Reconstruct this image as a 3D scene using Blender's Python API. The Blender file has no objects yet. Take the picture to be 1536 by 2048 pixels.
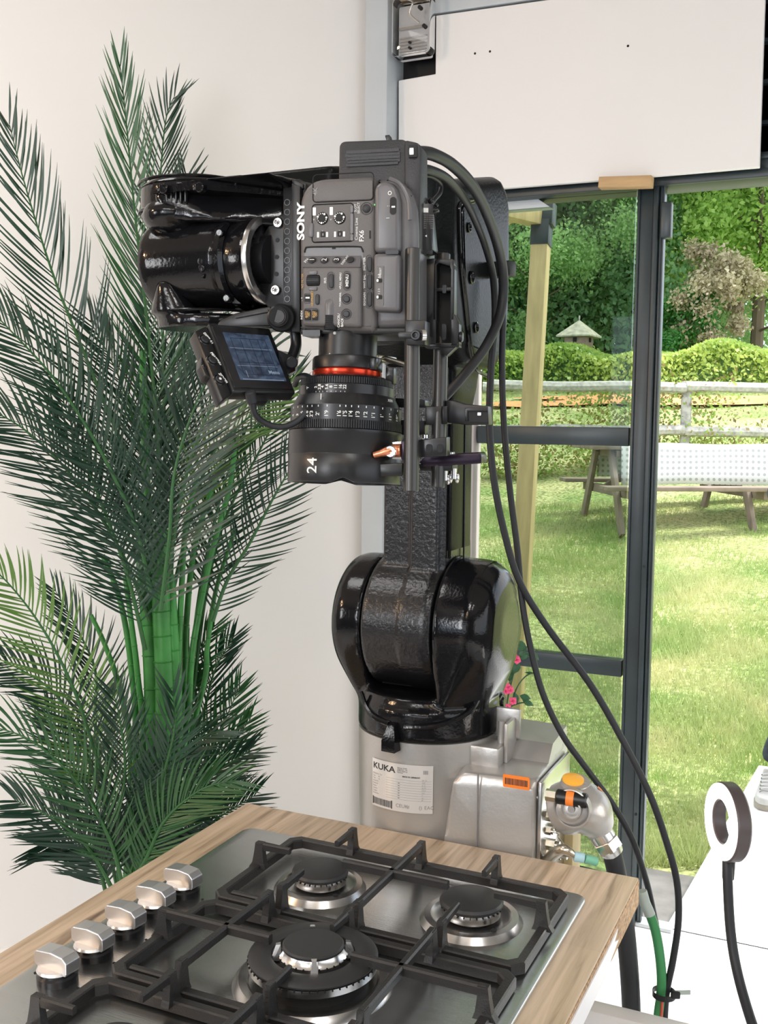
import bpy, bmesh, math, random
import numpy as np
from mathutils import Vector, Matrix, Quaternion
random.seed(7); rng = np.random.default_rng(7)
PI = math.pi
S = bpy.context.scene
COL = S.collection
# ------------------------------------------------------------------ camera
FPX = 2080.0; PITCH = math.radians(5.05); YAW = math.radians(24.8); ROLL = math.radians(0.6)
ZV = Vector((0, 0, 1))
F0 = Vector((-math.sin(YAW), math.cos(YAW), 0)); R0 = Vector((math.cos(YAW), math.sin(YAW), 0))
FW = F0*math.cos(PITCH) - ZV*math.sin(PITCH); U0 = F0*math.sin(PITCH) + ZV*math.cos(PITCH)
RA = R0*math.cos(ROLL) + U0*math.sin(ROLL); UA = -R0*math.sin(ROLL) + U0*math.cos(ROLL)
CP = Vector((0, 0, 1.52))
cam = bpy.data.cameras.new('camera'); camo = bpy.data.objects.new('camera', cam); COL.objects.link(camo)
cam.sensor_fit = 'HORIZONTAL'; cam.sensor_width = 36; cam.lens = FPX/1536*36; cam.clip_end = 300; cam.clip_start = .05
camo.matrix_world = Matrix(((RA.x, UA.x, -FW.x, CP.x), (RA.y, UA.y, -FW.y, CP.y), (RA.z, UA.z, -FW.z, CP.z), (0, 0, 0, 1)))
S.camera = camo
# ------------------------------------------------------------------ world, sun, lamps, exposure
S.view_settings.view_transform = 'Standard'; S.view_settings.look = 'None'
S.view_settings.gamma = 1; S.view_settings.use_curve_mapping = False; S.view_settings.exposure = 0.0
W = bpy.data.worlds.new('World'); S.world = W; W.use_nodes = True
wn = W.node_tree.nodes; wl = W.node_tree.links; wn.clear()
wo = wn.new('ShaderNodeOutputWorld'); bg = wn.new('ShaderNodeBackground'); bg.inputs[1].default_value = 2.5
tc = wn.new('ShaderNodeTexCoord'); nz = wn.new('ShaderNodeTexNoise'); nz.inputs['Scale'].default_value = 2.2; nz.inputs['Detail'].default_value = 6
cr = wn.new('ShaderNodeValToRGB'); cr.color_ramp.elements[0].position = .35; cr.color_ramp.elements[0].color = (.62, .76, .95, 1)
cr.color_ramp.elements[1].position = .6; cr.color_ramp.elements[1].color = (1, 1, 1, 1)
wl.new(tc.outputs['Generated'], nz.inputs['Vector']); wl.new(nz.outputs['Fac'], cr.inputs[0]); wl.new(cr.outputs[0], bg.inputs[0]); wl.new(bg.outputs[0], wo.inputs[0])
def lamp(name, kind, loc, aim, energy, color, size=1, size_y=None, angle=None):
    l = bpy.data.lights.new(name, kind); l.energy = energy; l.color = color
    if kind == 'AREA':
        l.shape = 'RECTANGLE'; l.size = size; l.size_y = size_y or size
    if kind == 'SUN': l.angle = angle
    o = bpy.data.objects.new(name, l); COL.objects.link(o); o.location = loc
    o.rotation_euler = (Vector(aim)-Vector(loc)).to_track_quat('-Z', 'Y').to_euler(); return o
lamp('sun_light', 'SUN', (6, 3.5, 12), (0, 0, 0), 6.5, (1, .97, .9), angle=math.radians(20))
# unseen ceiling panels, added to lift the light in the room
lamp('added_ceiling_light', 'AREA', (-1.5, .7, 2.95), (-1.5, 1.0, 0), 10, (1, .985, .97), .6, .6)
lamp('added_ceiling_light', 'AREA', (.7, -.4, 2.95), (.7, -.4, 0), 20, (1, .98, .96), .6, .3)
lamp('added_ceiling_light', 'AREA', (-.6, -1.9, 2.95), (-.8, -1.0, 0), 24, (1, .98, .96), 1.2, .25)
lamp('added_softbox_light', 'AREA', (-1.2, -2.3, 1.95), (-1.6, 2.4, 1.5), 33, (1, .995, 1), .5, .9)  # unseen softbox, added to brighten the wall and the robot
lamp('added_softbox_light', 'AREA', (-3.15, -1.9, 1.8), (-.8, 1.6, 1.5), 24, (1, .995, 1), .5, .9)  # second softbox added out of view for a bright reflection on the arm
lamp('studio_spot_light', 'AREA', (-3.0, -.9, 2.6), (-2.3, 2.0, .4), 26, (1, .66, .38), .2, .2)
lamp('studio_spot_light', 'AREA', (.3, -1.4, 2.7), (-.7, 1.5, 1.2), 5, (1, .72, .46), .12, .12)

# ------------------------------------------------------------------ helpers
def ray(px, py): return FW + RA*((px-768)/FPX) - UA*((py-1024)/FPX)
def P(px, py, d): return CP + ray(px, py)*d
def hit(px, py, p0, n):
    v = ray(px, py); return CP + v*((Vector(p0)-CP).dot(n)/v.dot(n))
def onz(px, py, z): return hit(px, py, (0, 0, z), ZV)
def ony(px, py, y): return hit(px, py, (0, y, 0), Vector((0, 1, 0)))

def node_mat(name):
    m = bpy.data.materials.new(name); m.use_nodes = True
    return m, m.node_tree.nodes, m.node_tree.links, m.node_tree.nodes['Principled BSDF']
def mat(name, col, rough=.5, metal=0, var=0, vs=8, bump=0, bs=80, coat=0, stretch=None, emit=None, es=0, detail=4, spec=None, trans=0, ior=1.45, sheen=0):
    m, n, l, b = node_mat(name)
    b.inputs['Base Color'].default_value = (*col, 1); b.inputs['Roughness'].default_value = rough; b.inputs['Metallic'].default_value = metal
    b.inputs['Coat Weight'].default_value = coat; b.inputs['Coat Roughness'].default_value = .08; b.inputs['IOR'].default_value = ior
    b.inputs['Transmission Weight'].default_value = trans
    if spec is not None: b.inputs['Specular IOR Level'].default_value = spec
    if emit: b.inputs['Emission Color'].default_value = (*emit, 1); b.inputs['Emission Strength'].default_value = es
    t = n.new('ShaderNodeTexCoord'); mp = n.new('ShaderNodeMapping'); l.new(t.outputs['Object'], mp.inputs[0])
    if stretch: mp.inputs['Scale'].default_value = stretch
    nz = n.new('ShaderNodeTexNoise'); nz.inputs['Scale'].default_value = vs; nz.inputs['Detail'].default_value = detail; l.new(mp.outputs[0], nz.inputs['Vector'])
    if var:
        r = n.new('ShaderNodeValToRGB'); r.color_ramp.elements[0].position = .3; r.color_ramp.elements[1].position = .7
        r.color_ramp.elements[0].color = (*[max(0, c*(1-var)) for c in col], 1); r.color_ramp.elements[1].color = (*[min(1, c*(1+var)) for c in col], 1)
        l.new(nz.outputs['Fac'], r.inputs[0]); l.new(r.outputs[0], b.inputs['Base Color'])
    if bump:
        n2 = n.new('ShaderNodeTexNoise'); n2.inputs['Scale'].default_value = bs; n2.inputs['Detail'].default_value = 3; l.new(mp.outputs[0], n2.inputs['Vector'])
        bp = n.new('ShaderNodeBump'); bp.inputs['Strength'].default_value = bump; bp.inputs['Distance'].default_value = .002
        l.new(n2.outputs['Fac'], bp.inputs['Height']); l.new(bp.outputs[0], b.inputs['Normal'])
    return m
def leafmat(name, col, col2, scale=1.5, transl=.35, rough=.45):
    m, n, l, b = node_mat(name); out = n['Material Output']
    t = n.new('ShaderNodeTexCoord'); nz = n.new('ShaderNodeTexNoise'); nz.inputs['Scale'].default_value = scale; nz.inputs['Detail'].default_value = 5
    l.new(t.outputs['Object'], nz.inputs['Vector'])
    r = n.new('ShaderNodeValToRGB'); r.color_ramp.elements[0].position = .35; r.color_ramp.elements[1].position = .65
    r.color_ramp.elements[0].color = (*col, 1); r.color_ramp.elements[1].color = (*col2, 1)
    l.new(nz.outputs['Fac'], r.inputs[0]); l.new(r.outputs[0], b.inputs['Base Color']); b.inputs['Roughness'].default_value = rough
    tr = n.new('ShaderNodeBsdfTranslucent'); l.new(r.outputs[0], tr.inputs[0]); mx = n.new('ShaderNodeMixShader'); mx.inputs[0].default_value = transl
    l.new(b.outputs[0], mx.inputs[1]); l.new(tr.outputs[0], mx.inputs[2]); l.new(mx.outputs[0], out.inputs[0]); return m
M = {}
M['gloss'] = mat('gloss_black_paint', (.005, .005, .006), .13, bump=.10, bs=260, ior=1.38)
M['side'] = mat('black_side_paint', (.007, .008, .008), .26, bump=.15, bs=260, ior=1.16)
M['hammer'] = mat('hammered_black_paint', (.007, .007, .008), .27, bump=.45, bs=190, ior=1.5)
M['matte'] = mat('matte_black_metal', (.010, .010, .011), .34, bump=.03, bs=400)
M['satin'] = mat('satin_black_metal', (.010, .010, .012), .3)
M['rubber'] = mat('black_rubber', (.013, .014, .017), .5)
M['dark'] = mat('deep_black', (.004, .004, .004), .6)
M['camgrey'] = mat('charcoal_camera_plastic', (.105, .097, .094), .42, bump=.18, bs=900)
M['camgrey2'] = mat('charcoal_camera_plastic_smooth', (.11, .106, .11), .32, bump=.05, bs=900)
M['batt'] = mat('battery_plastic', (.022, .022, .025), .42, bump=.2, bs=700)
M['button'] = mat('button_rubber', (.016, .016, .018), .45)
M['print'] = mat('white_print', (.72, .72, .70), .5)
M['orangeprint'] = mat('amber_print', (.45, .27, .08), .5)
M['blackprint'] = mat('black_print', (.03, .03, .035), .5)
M['greyprint'] = mat('grey_print', (.22, .21, .21), .5)
M['green'] = mat('green_tally_mark', (.1, .75, .12), .4)
M['red'] = mat('red_anodised_ring', (.62, .05, .02), .22, .75)
M['copper'] = mat('copper_anodised_lever', (.72, .27, .15), .28, .8)
M['purple'] = mat('dark_purple_anodised', (.022, .014, .028), .3, .5)
M['silver'] = mat('cast_silver_paint', (.42, .405, .385), .34, .55, var=.06, vs=5, bump=.12, bs=160)
M['alu'] = mat('machined_aluminium', (.62, .61, .60), .24, .95)
M['chrome'] = mat('polished_steel', (.66, .65, .64), .22, 1)
M['dish'] = mat('burner_dish_steel', (.42, .41, .40), .27, 1)
M['brass'] = mat('brass_steel_fitting', (.5, .46, .38), .25, .95)
M['rod'] = mat('dark_anodised_rod', (.06, .058, .056), .34, .6)
M['steel'] = mat('brushed_hob_steel', (.44, .445, .44), .25, .97, var=.05, vs=3, bump=.06, bs=60, stretch=(1, 14, 1))
M['knob'] = mat('satin_silver_knob', (.60, .60, .61), .3, .85)
M['iron'] = mat('cast_iron_enamel', (.020, .019, .019), .44, bump=.25, bs=500, coat=.12)
M['cap'] = mat('matte_enamel_cap', (.024, .024, .025), .46, bump=.05, bs=600)
M['wall'] = mat('painted_plaster', (.82, .80, .78), .75, var=.015, vs=1.5, bump=.08, bs=30)
M['ceil'] = mat('ceiling_boards', (.38, .34, .30), .8, var=.05)
M['backwall'] = mat('brown_grey_back_wall', (.16, .14, .125), .8, var=.05)
M['floor'] = mat('white_floor_coating', (.90, .90, .89), .22, var=.01, vs=2)
M['board'] = mat('white_board', (.78, .77, .76), .6, var=.02, vs=1.2)
M['pillar'] = mat('pale_grey_painted_steel', (.50, .54, .57), .5, var=.04, vs=6, bump=.15, bs=60)
M['frame'] = mat('anthracite_frame', (.030, .042, .048), .34, var=.2, vs=9)
M['jamb'] = mat('pinkish_grey_jamb', (.42, .38, .37), .5)
M['white'] = mat('white_laminate', (.80, .78, .80), .4)
M['whitem'] = mat('white_painted_steel', (.78, .76, .75), .35)
M['orange'] = mat('orange_sticker', (.85, .22, .03), .4)
M['amber'] = mat('amber_cap', (.85, .42, .05), .35)
M['label'] = mat('silver_label_foil', (.62, .60, .57), .3, .3)
M['greencable'] = mat('green_cable_sheath', (.05, .26, .09), .45)
M['greycable'] = mat('grey_green_tape', (.42, .48, .44), .5)
M['redcable'] = mat('red_cable_sheath', (.55, .08, .05), .5)
M['timber'] = mat('pale_treated_timber', (.52, .40, .20), .65, var=.18, vs=5, stretch=(6, 6, .5), bump=.3, bs=40)
M['shim'] = mat('raw_wood_shim', (.50, .33, .17), .7, var=.1, vs=10, stretch=(1, 8, 8))
M['grey_wood'] = mat('weathered_grey_wood', (.46, .44, .41), .8, var=.3, vs=6, stretch=(3, 3, 3), bump=.5, bs=30)
M['tablewood'] = mat('brown_grey_table_wood', (.24, .19, .15), .75, var=.25, vs=5, bump=.3, bs=30)
M['thatch'] = mat('thatched_roof', (.42, .40, .32), .9, var=.3, vs=9, bump=.8, bs=30)
M['pinkwood'] = mat('faded_pink_wood', (.38, .27, .24), .8, var=.2, vs=8)
M['path'] = mat('concrete_path', (.17, .165, .155), .85, var=.25, vs=9, bump=.6, bs=30)
M['soil'] = mat('orange_clay', (.62, .30, .13), .9, var=.2, vs=3)
M['denim'] = mat('dark_denim', (.035, .042, .06), .85, var=.3, vs=60)
M['jacket'] = mat('navy_fabric', (.02, .035, .06), .8)
M['skin'] = mat('skin', (.5, .29, .2), .5)
M['hair'] = mat('brown_hair', (.05, .03, .02), .6)
M['shoe'] = mat('shaded_white_canvas', (.50, .49, .47), .6)  # white canvas darkened: the shade on the shoe is in the colour
M['sole'] = mat('shaded_off_white_sole', (.30, .27, .22), .5)  # off-white rubber with its shade mixed into the colour
M['led'] = mat('led_diffuser', (1, .95, .9), .5, emit=(1, .93, .86), es=9)
M['ringbody'] = mat('brown_black_ring_housing', (.07, .055, .055), .4)
M['petal'] = mat('pink_bract', (.75, .09, .22), .6)
M['pot'] = mat('black_plastic_pot', (.02, .02, .02), .5)
M['vineleaf'] = leafmat('vine_leaf', (.02, .09, .03), (.05, .14, .07), 20)
M['frond'] = leafmat('palm_leaf_dark', (.007, .032, .018), (.016, .056, .030), 3, .12, .36)
M['frondmid'] = leafmat('palm_leaf_mid', (.018, .080, .024), (.035, .12, .035), 3, .15, .38)
M['frondlight'] = leafmat('palm_leaf_light', (.07, .16, .03), (.12, .24, .05), 3, .2, .4)
M['cane'] = mat('green_palm_cane', (.035, .19, .035), .42, var=.35, vs=14, bump=.2, bs=60)
M['rachis'] = mat('palm_rachis', (.03, .11, .03), .45)
M['tree0'] = leafmat('spring_leaves', (.32, .54, .12), (.62, .78, .26), .5, .6)
M['tree1'] = leafmat('mid_leaves', (.30, .52, .20), (.56, .74, .36), .5, .6)
M['tree2'] = leafmat('conifer_leaves', (.20, .40, .19), (.42, .62, .34), .5, .5)
M['hedge'] = leafmat('hedge_leaves', (.20, .36, .07), (.55, .66, .18), .9, .4)
M['shrub'] = leafmat('shrub_leaves', (.05, .22, .04), (.12, .34, .07), .9, .4)
M['dry'] = leafmat('dry_weeds', (.20, .13, .06), (.36, .30, .10), 1.2, .3)
M['dryfir'] = leafmat('dry_fir_twigs', (.36, .27, .20), (.46, .44, .26), 1.2, .3)
M['bark'] = mat('bark', (.13, .10, .07), .9, var=.4, vs=6, bump=.8, bs=12)

# lawn colour: patches of green, yellow and bare brown
def lawn_mat():
    m, n, l, b = node_mat('lawn'); b.inputs['Roughness'].default_value = .85; b.inputs['Specular IOR Level'].default_value = .15
    t = n.new('ShaderNodeTexCoord')
    def noise(s, d=5):
        q = n.new('ShaderNodeTexNoise'); q.inputs['Scale'].default_value = s; q.inputs['Detail'].default_value = d; l.new(t.outputs['Object'], q.inputs['Vector']); return q
    def ramp(q, a, ca, bb, cb):
        r = n.new('ShaderNodeValToRGB'); r.color_ramp.elements[0].position = a; r.color_ramp.elements[1].position = bb
        r.color_ramp.elements[0].color = (*ca, 1); r.color_ramp.elements[1].color = (*cb, 1); l.new(q.outputs['Fac'], r.inputs[0]); return r
    r1 = ramp(noise(1.3), .40, (.29, .38, .14), .62, (.54, .53, .27))
    r2 = ramp(noise(28, 8), .36, (.30, .31, .26), .60, (1.2, 1.2, 1.14))
    mx = n.new('ShaderNodeMix'); mx.data_type = 'RGBA'; mx.blend_type = 'MULTIPLY'; mx.inputs[0].default_value = .85
    l.new(r1.outputs[0], mx.inputs[6]); l.new(r2.outputs[0], mx.inputs[7]); l.new(mx.outputs[2], b.inputs['Base Color'])
    bp = n.new('ShaderNodeBump'); bp.inputs['Strength'].default_value = .8; bp.inputs['Distance'].default_value = .03
    l.new(noise(45, 6).outputs['Fac'], bp.inputs['Height']); l.new(bp.outputs[0], b.inputs['Normal']); return m
M['lawn'] = lawn_mat()
M['blade'] = leafmat('grass_blades', (.30, .43, .13), (.58, .58, .30), 1.6, .3)
def worktop_mat():
    m, n, l, b = node_mat('rustic_oak_laminate'); b.inputs['Roughness'].default_value = .42
    t = n.new('ShaderNodeTexCoord')
    def mp(s, loc=(0, 0, 0)):
        q = n.new('ShaderNodeMapping'); q.inputs['Scale'].default_value = s; q.inputs['Location'].default_value = loc; l.new(t.outputs['Object'], q.inputs[0]); return q
    def noise(mpn, s, d=6, dist=0):
        q = n.new('ShaderNodeTexNoise'); q.inputs['Scale'].default_value = s; q.inputs['Detail'].default_value = d; q.inputs['Distortion'].default_value = dist; l.new(mpn.outputs[0], q.inputs['Vector']); return q
    g = noise(mp((60, 3.2, 60)), 1.6, 8, .6)
    r = n.new('ShaderNodeValToRGB'); e = r.color_ramp.elements
    e[0].position = .28; e[0].color = (.27, .18, .115, 1); e[1].position = .62; e[1].color = (.60, .455, .325, 1)
    x = e.new(.42); x.color = (.45, .335, .225, 1)
    l.new(g.outputs['Fac'], r.inputs[0])
    # staves
    v = n.new('ShaderNodeTexVoronoi'); v.inputs['Scale'].default_value = 1; v.inputs['Randomness'].default_value = .6; l.new(mp((11, 1.6, 1)).outputs[0], v.inputs['Vector'])
    bwn = n.new('ShaderNodeRGBToBW'); l.new(v.outputs['Color'], bwn.inputs[0])
    sr = n.new('ShaderNodeMapRange'); sr.inputs[3].default_value = .80; sr.inputs[4].default_value = 1.16; l.new(bwn.outputs[0], sr.inputs[0])
    mx = n.new('ShaderNodeMix'); mx.data_type = 'RGBA'; mx.blend_type = 'MULTIPLY'; mx.inputs[0].default_value = 1
    l.new(r.outputs[0], mx.inputs[6]); cc = n.new('ShaderNodeCombineColor'); [l.new(sr.outputs[0], cc.inputs[i]) for i in range(3)]; l.new(cc.outputs[0], mx.inputs[7])
    # knots and cracks
    k = noise(mp((14, 4, 5), (3, 1.3, 0)), 1.0, 3, 1.2); kr = n.new('ShaderNodeValToRGB'); kr.color_ramp.elements[0].position = .66; kr.color_ramp.elements[1].position = .78
    l.new(k.outputs['Fac'], kr.inputs[0])
    m2 = n.new('ShaderNodeMix'); m2.data_type = 'RGBA'; l.new(kr.outputs[0], m2.inputs[0]); l.new(mx.outputs[2], m2.inputs[6]); m2.inputs[7].default_value = (.12, .07, .045, 1)
    l.new(m2.outputs[2], b.inputs['Base Color']); return m
M['worktop'] = worktop_mat()
M['chip'] = mat('raw_chipboard', (.44, .29, .17), .8, var=.45, vs=220, bump=.5, bs=300)
def glass_mat(name, tint, refl=.05):
    m, n, l, b = node_mat(name); out = n['Material Output']; n.remove(b)
    tr = n.new('ShaderNodeBsdfTransparent'); tr.inputs[0].default_value = (*tint, 1); g = n.new('ShaderNodeBsdfGlossy'); g.inputs['Roughness'].default_value = .02
    lw = n.new('ShaderNodeFresnel'); lw.inputs[0].default_value = 1.35; mx = n.new('ShaderNodeMixShader'); l.new(lw.outputs[0], mx.inputs[0])
    l.new(tr.outputs[0], mx.inputs[1]); l.new(g.outputs[0], mx.inputs[2]); l.new(mx.outputs[0], out.inputs[0]); return m
M['glass'] = glass_mat('window_glass', (.70, .74, .70)); M['clear'] = glass_mat('clear_plastic', (.86, .87, .87))

def xf(loc=(0, 0, 0), x=None, y=None, z=None):
    """matrix from any two axes"""
    if x is not None: x = Vector(x).normalized()
    if y is not None: y = Vector(y).normalized()
    if z is not None: z = Vector(z).normalized()
    if z is None: z = x.cross(y).normalized(); y = z.cross(x)
    elif x is None and y is None:
        a = Vector((1, 0, 0)) if abs(z.x) < .9 else Vector((0, 1, 0)); x = (a - z*a.dot(z)).normalized(); y = z.cross(x)
    elif x is None: x = y.cross(z).normalized(); y = z.cross(x)
    else: y = z.cross(x).normalized(); x = y.cross(z)
    m = Matrix((x, y, z)).transposed().to_4x4(); m.translation = Vector(loc); return m
class B:
    def __init__(s): s.b = bmesh.new()
    def add(s, vs, fs):
        v = [s.b.verts.new(p) for p in vs]
        for f in fs:
            try: s.b.faces.new([v[i] for i in f])
            except ValueError: pass
        return s
    def merge(s, o):
        me = bpy.data.meshes.new('t'); o.to_mesh(me); s.b.from_mesh(me); bpy.data.meshes.remove(me); o.free(); return s
    def box(s, c, d, m=None, bev=0, seg=2):
        t = bmesh.new(); bmesh.ops.create_cube(t, size=1); bmesh.ops.scale(t, vec=d, verts=t.verts)
        if bev: bmesh.ops.bevel(t, geom=t.edges[:], offset=bev, segments=seg, affect='EDGES', profile=.5)
        bmesh.ops.transform(t, matrix=(m or Matrix()) @ Matrix.Translation(c), verts=t.verts); return s.merge(t)
    def lathe(s, prof, m=None, n=32, a0=0, a1=2*PI):
        """profile [(r,z)...] around local z"""
        m = m or Matrix(); full = abs(a1-a0-2*PI) < 1e-6; k = n if full else n+1
        vs = []; fs = []; L = len(prof)
        for i in range(k):
            a = a0+(a1-a0)*i/n
            for r, z in prof: vs.append(m @ Vector((r*math.cos(a), r*math.sin(a), z)))
        for i in range(n):
            j = (i+1) % k
            for q in range(L-1): fs.append((i*L+q, j*L+q, j*L+q+1, i*L+q+1))
        s.add(vs, fs); bmesh.ops.remove_doubles(s.b, verts=s.b.verts, dist=1e-6); return s
    def cyl(s, p0, p1, r0, r1=None, n=24, bev=0):
        p0 = Vector(p0); p1 = Vector(p1); r1 = r0 if r1 is None else r1; L = (p1-p0).length; m = xf(p0, z=p1-p0)
        pr = [(0, 0), (r0-bev, 0), (r0, bev), (r1, L-bev), (r1-bev, L), (0, L)] if bev else [(0, 0), (r0, 0), (r1, L), (0, L)]
        return s.lathe(pr, m, n)
    def tube(s, pts, r, n=10, sub=6, closed=False, radii=None):
        pts = smooth(pts, sub); vs = []; fs = []; N = len(pts); up = None
        for i, p in enumerate(pts):
            t = (pts[min(i+1, N-1)]-pts[max(i-1, 0)]).normalized()
            if up is None: up = t.orthogonal().normalized()
            up = (up - t*up.dot(t)).normalized(); w = t.cross(up)
            rr = r if radii is None else np.interp(i/(N-1), np.linspace(0, 1, len(radii)), radii)
            for k in range(n): a = 2*PI*k/n; vs.append(p + (up*math.cos(a)+w*math.sin(a))*rr)
        for i in range(N-1):
            for k in range(n): fs.append((i*n+k, i*n+(k+1) % n, (i+1)*n+(k+1) % n, (i+1)*n+k))
        fs.append(tuple(range(n))[::-1]); fs.append(tuple((N-1)*n+k for k in range(n))); return s.add(vs, fs)
    def prism(s, poly, m, depth, bev=0, seg=2):
        """polygon in local xy extruded along local +z by depth"""
        t = bmesh.new(); a = [t.verts.new((x, y, 0)) for x, y in poly]; f = t.faces.new(a)
        r = bmesh.ops.extrude_face_region(t, geom=[f]); bmesh.ops.translate(t, vec=(0, 0, depth), verts=[g for g in r['geom'] if isinstance(g, bmesh.types.BMVert)])
        bmesh.ops.recalc_face_normals(t, faces=t.faces)
        if bev: bmesh.ops.bevel(t, geom=t.edges[:], offset=bev, segments=seg, affect='EDGES', profile=.5)
        bmesh.ops.transform(t, matrix=m, verts=t.verts); return s.merge(t)
    def hull(s, pts):
        t = bmesh.new(); [t.verts.new(p) for p in pts]; r = bmesh.ops.convex_hull(t, input=t.verts)
        bmesh.ops.delete(t, geom=[g for g in r['geom_interior'] if isinstance(g, bmesh.types.BMVert)], context='VERTS'); return s.merge(t)
    def ball(s, c, r, sc=(1, 1, 1), n=16):
        t = bmesh.new(); bmesh.ops.create_uvsphere(t, u_segments=n, v_segments=n//2+2, radius=r); bmesh.ops.scale(t, vec=sc, verts=t.verts); bmesh.ops.translate(t, vec=c, verts=t.verts); return s.merge(t)
def smooth(pts, sub):
    pts = [Vector(p) for p in pts]
    if len(pts) < 3 or sub < 2: return pts
    out = []; n = len(pts)
    for i in range(n-1):
        p0, p1, p2, p3 = pts[max(i-1, 0)], pts[i], pts[i+1], pts[min(i+2, n-1)]
        for k in range(sub):
            t = k/sub; out.append(.5*((2*p1)+(p2-p0)*t+(2*p0-5*p1+4*p2-p3)*t*t+(3*p1-p0-3*p2+p3)*t**3))
    out.append(pts[-1]); return out
def rrect(w, h, r, n=5, cx=0, cy=0):
    o = []
    for sx, sy, a in ((1, 1, 0), (-1, 1, 90), (-1, -1, 180), (1, -1, 270)):
        for k in range(n+1): t = math.radians(a+90*k/n); o.append((cx+sx*(w/2-r)+r*math.cos(t), cy+sy*(h/2-r)+r*math.sin(t)))
    return o
WM = {}
def tag(o, label=None, cat=None, group=None, kind=None):
    if label: o['label'] = label
    if cat: o['category'] = cat
    if group: o['group'] = group
    if kind: o['kind'] = kind
    return o
def thing(name, loc, label, cat, group=None):
    o = bpy.data.objects.new(name, None); COL.objects.link(o); o.location = loc; o.empty_display_size = .05
    WM[o.name] = Matrix.Translation(loc); return tag(o, label, cat, group)
def link_mesh(name, me, mt, parent):
    if mt and not me.materials: me.materials.append(M[mt] if isinstance(mt, str) else mt)
    o = bpy.data.objects.new(name, me); COL.objects.link(o)
    if parent is not None:
        w = WM[parent.name]; me.transform(w.inverted()); o.parent = parent; WM[o.name] = w
    else: WM[o.name] = Matrix()
    return o
def part(name, b, mt, parent=None, sm=True, ang=35, label=None):
    bmesh.ops.recalc_face_normals(b.b, faces=b.b.faces)
    me = bpy.data.meshes.new(name); b.b.to_mesh(me); b.b.free()
    if sm:
        me.polygons.foreach_set('use_smooth', [True]*len(me.polygons)); me.set_sharp_from_angle(angle=math.radians(ang))
    o = link_mesh(name, me, mt, parent)
    if label: o['label'] = label
    return o
def struct(name, b, mt, parent=None, **k):
    o = part(name, b, mt, parent, **k); o['kind'] = 'structure'; return o
def single(name, b, mt, label, cat, group=None, base=None, **k):
    """a thing that is one mesh, origin at its base"""
    o = part(name, b, mt, None, **k); me = o.data
    co = np.empty(len(me.vertices)*3); me.vertices.foreach_get('co', co); co = co.reshape(-1, 3)
    c = Vector(base) if base is not None else Vector((co[:, 0].mean(), co[:, 1].mean(), co[:, 2].min()))
    me.transform(Matrix.Translation(-c)); o.location = c; WM[o.name] = Matrix.Translation(c); return tag(o, label, cat, group)
def cast(name, b, mt, parent, vox=.004, it=8, fac=.6, label=None):
    bmesh.ops.recalc_face_normals(b.b, faces=b.b.faces)
    me = bpy.data.meshes.new('t'); b.b.to_mesh(me); b.b.free(); o = bpy.data.objects.new('t', me); COL.objects.link(o)
    r = o.modifiers.new('r', 'REMESH'); r.mode = 'VOXEL'; r.voxel_size = vox; r.adaptivity = 0
    s = o.modifiers.new('s', 'SMOOTH'); s.iterations = it; s.factor = fac
    dg = bpy.context.evaluated_depsgraph_get(); m2 = bpy.data.meshes.new_from_object(o.evaluated_get(dg)); m2.name = name
    bpy.data.objects.remove(o); bpy.data.meshes.remove(me); m2.materials.clear()
    m2.polygons.foreach_set('use_smooth', [True]*len(m2.polygons))
    q = link_mesh(name, m2, mt, parent)
    if label: q['label'] = label
    return q
_fc = {}
def text(name, body, size, m, mt, parent, depth=.0003, align='LEFT', bold=0, sx=1.0):
    c = bpy.data.curves.new('t', 'FONT'); c.body = body; c.size = size; c.extrude = depth; c.align_x = align; c.align_y = 'CENTER'; c.offset = bold; c.resolution_u = 3
    o = bpy.data.objects.new('t', c); COL.objects.link(o); dg = bpy.context.evaluated_depsgraph_get()
    me = bpy.data.meshes.new_from_object(o.evaluated_get(dg)); bpy.data.objects.remove(o); bpy.data.curves.remove(c)
    me.transform(m @ Matrix.Diagonal((sx, 1, 1, 1))); me.name = name; me.materials.clear(); return link_mesh(name, me, mt, parent)
def npmesh(name, co, quads, mt, nv=4):
    me = bpy.data.meshes.new(name); co = np.asarray(co, np.float32).reshape(-1, 3); q = np.asarray(quads, np.int32)
    me.vertices.add(len(co)); me.vertices.foreach_set('co', co.ravel()); me.loops.add(q.size); me.loops.foreach_set('vertex_index', q.ravel())
    me.polygons.add(len(q)); me.polygons.foreach_set('loop_start', np.arange(0, q.size, q.shape[1], dtype=np.int32)); me.polygons.foreach_set('loop_total', np.full(len(q), q.shape[1], np.int32))
    me.update(calc_edges=True)
    if mt: me.materials.append(M[mt])
    return me
def leaf_cloud(pts, size, flat=.0, elong=1.6):
    """one small diamond leaf per point"""
    n = len(pts); d = rng.normal(size=(n, 3)); d[:, 2] *= (1-flat); d /= np.linalg.norm(d, axis=1)[:, None]
    e = np.cross(d, rng.normal(size=(n, 3))); e /= np.linalg.norm(e, axis=1)[:, None]
    s = size*(.6+.8*rng.random((n, 1))); a = d*s*elong/2; b = e*s/2
    co = np.stack([pts-a, pts+b, pts+a, pts-b], 1).reshape(-1, 3); q = np.arange(4*n).reshape(n, 4); return co, q
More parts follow.
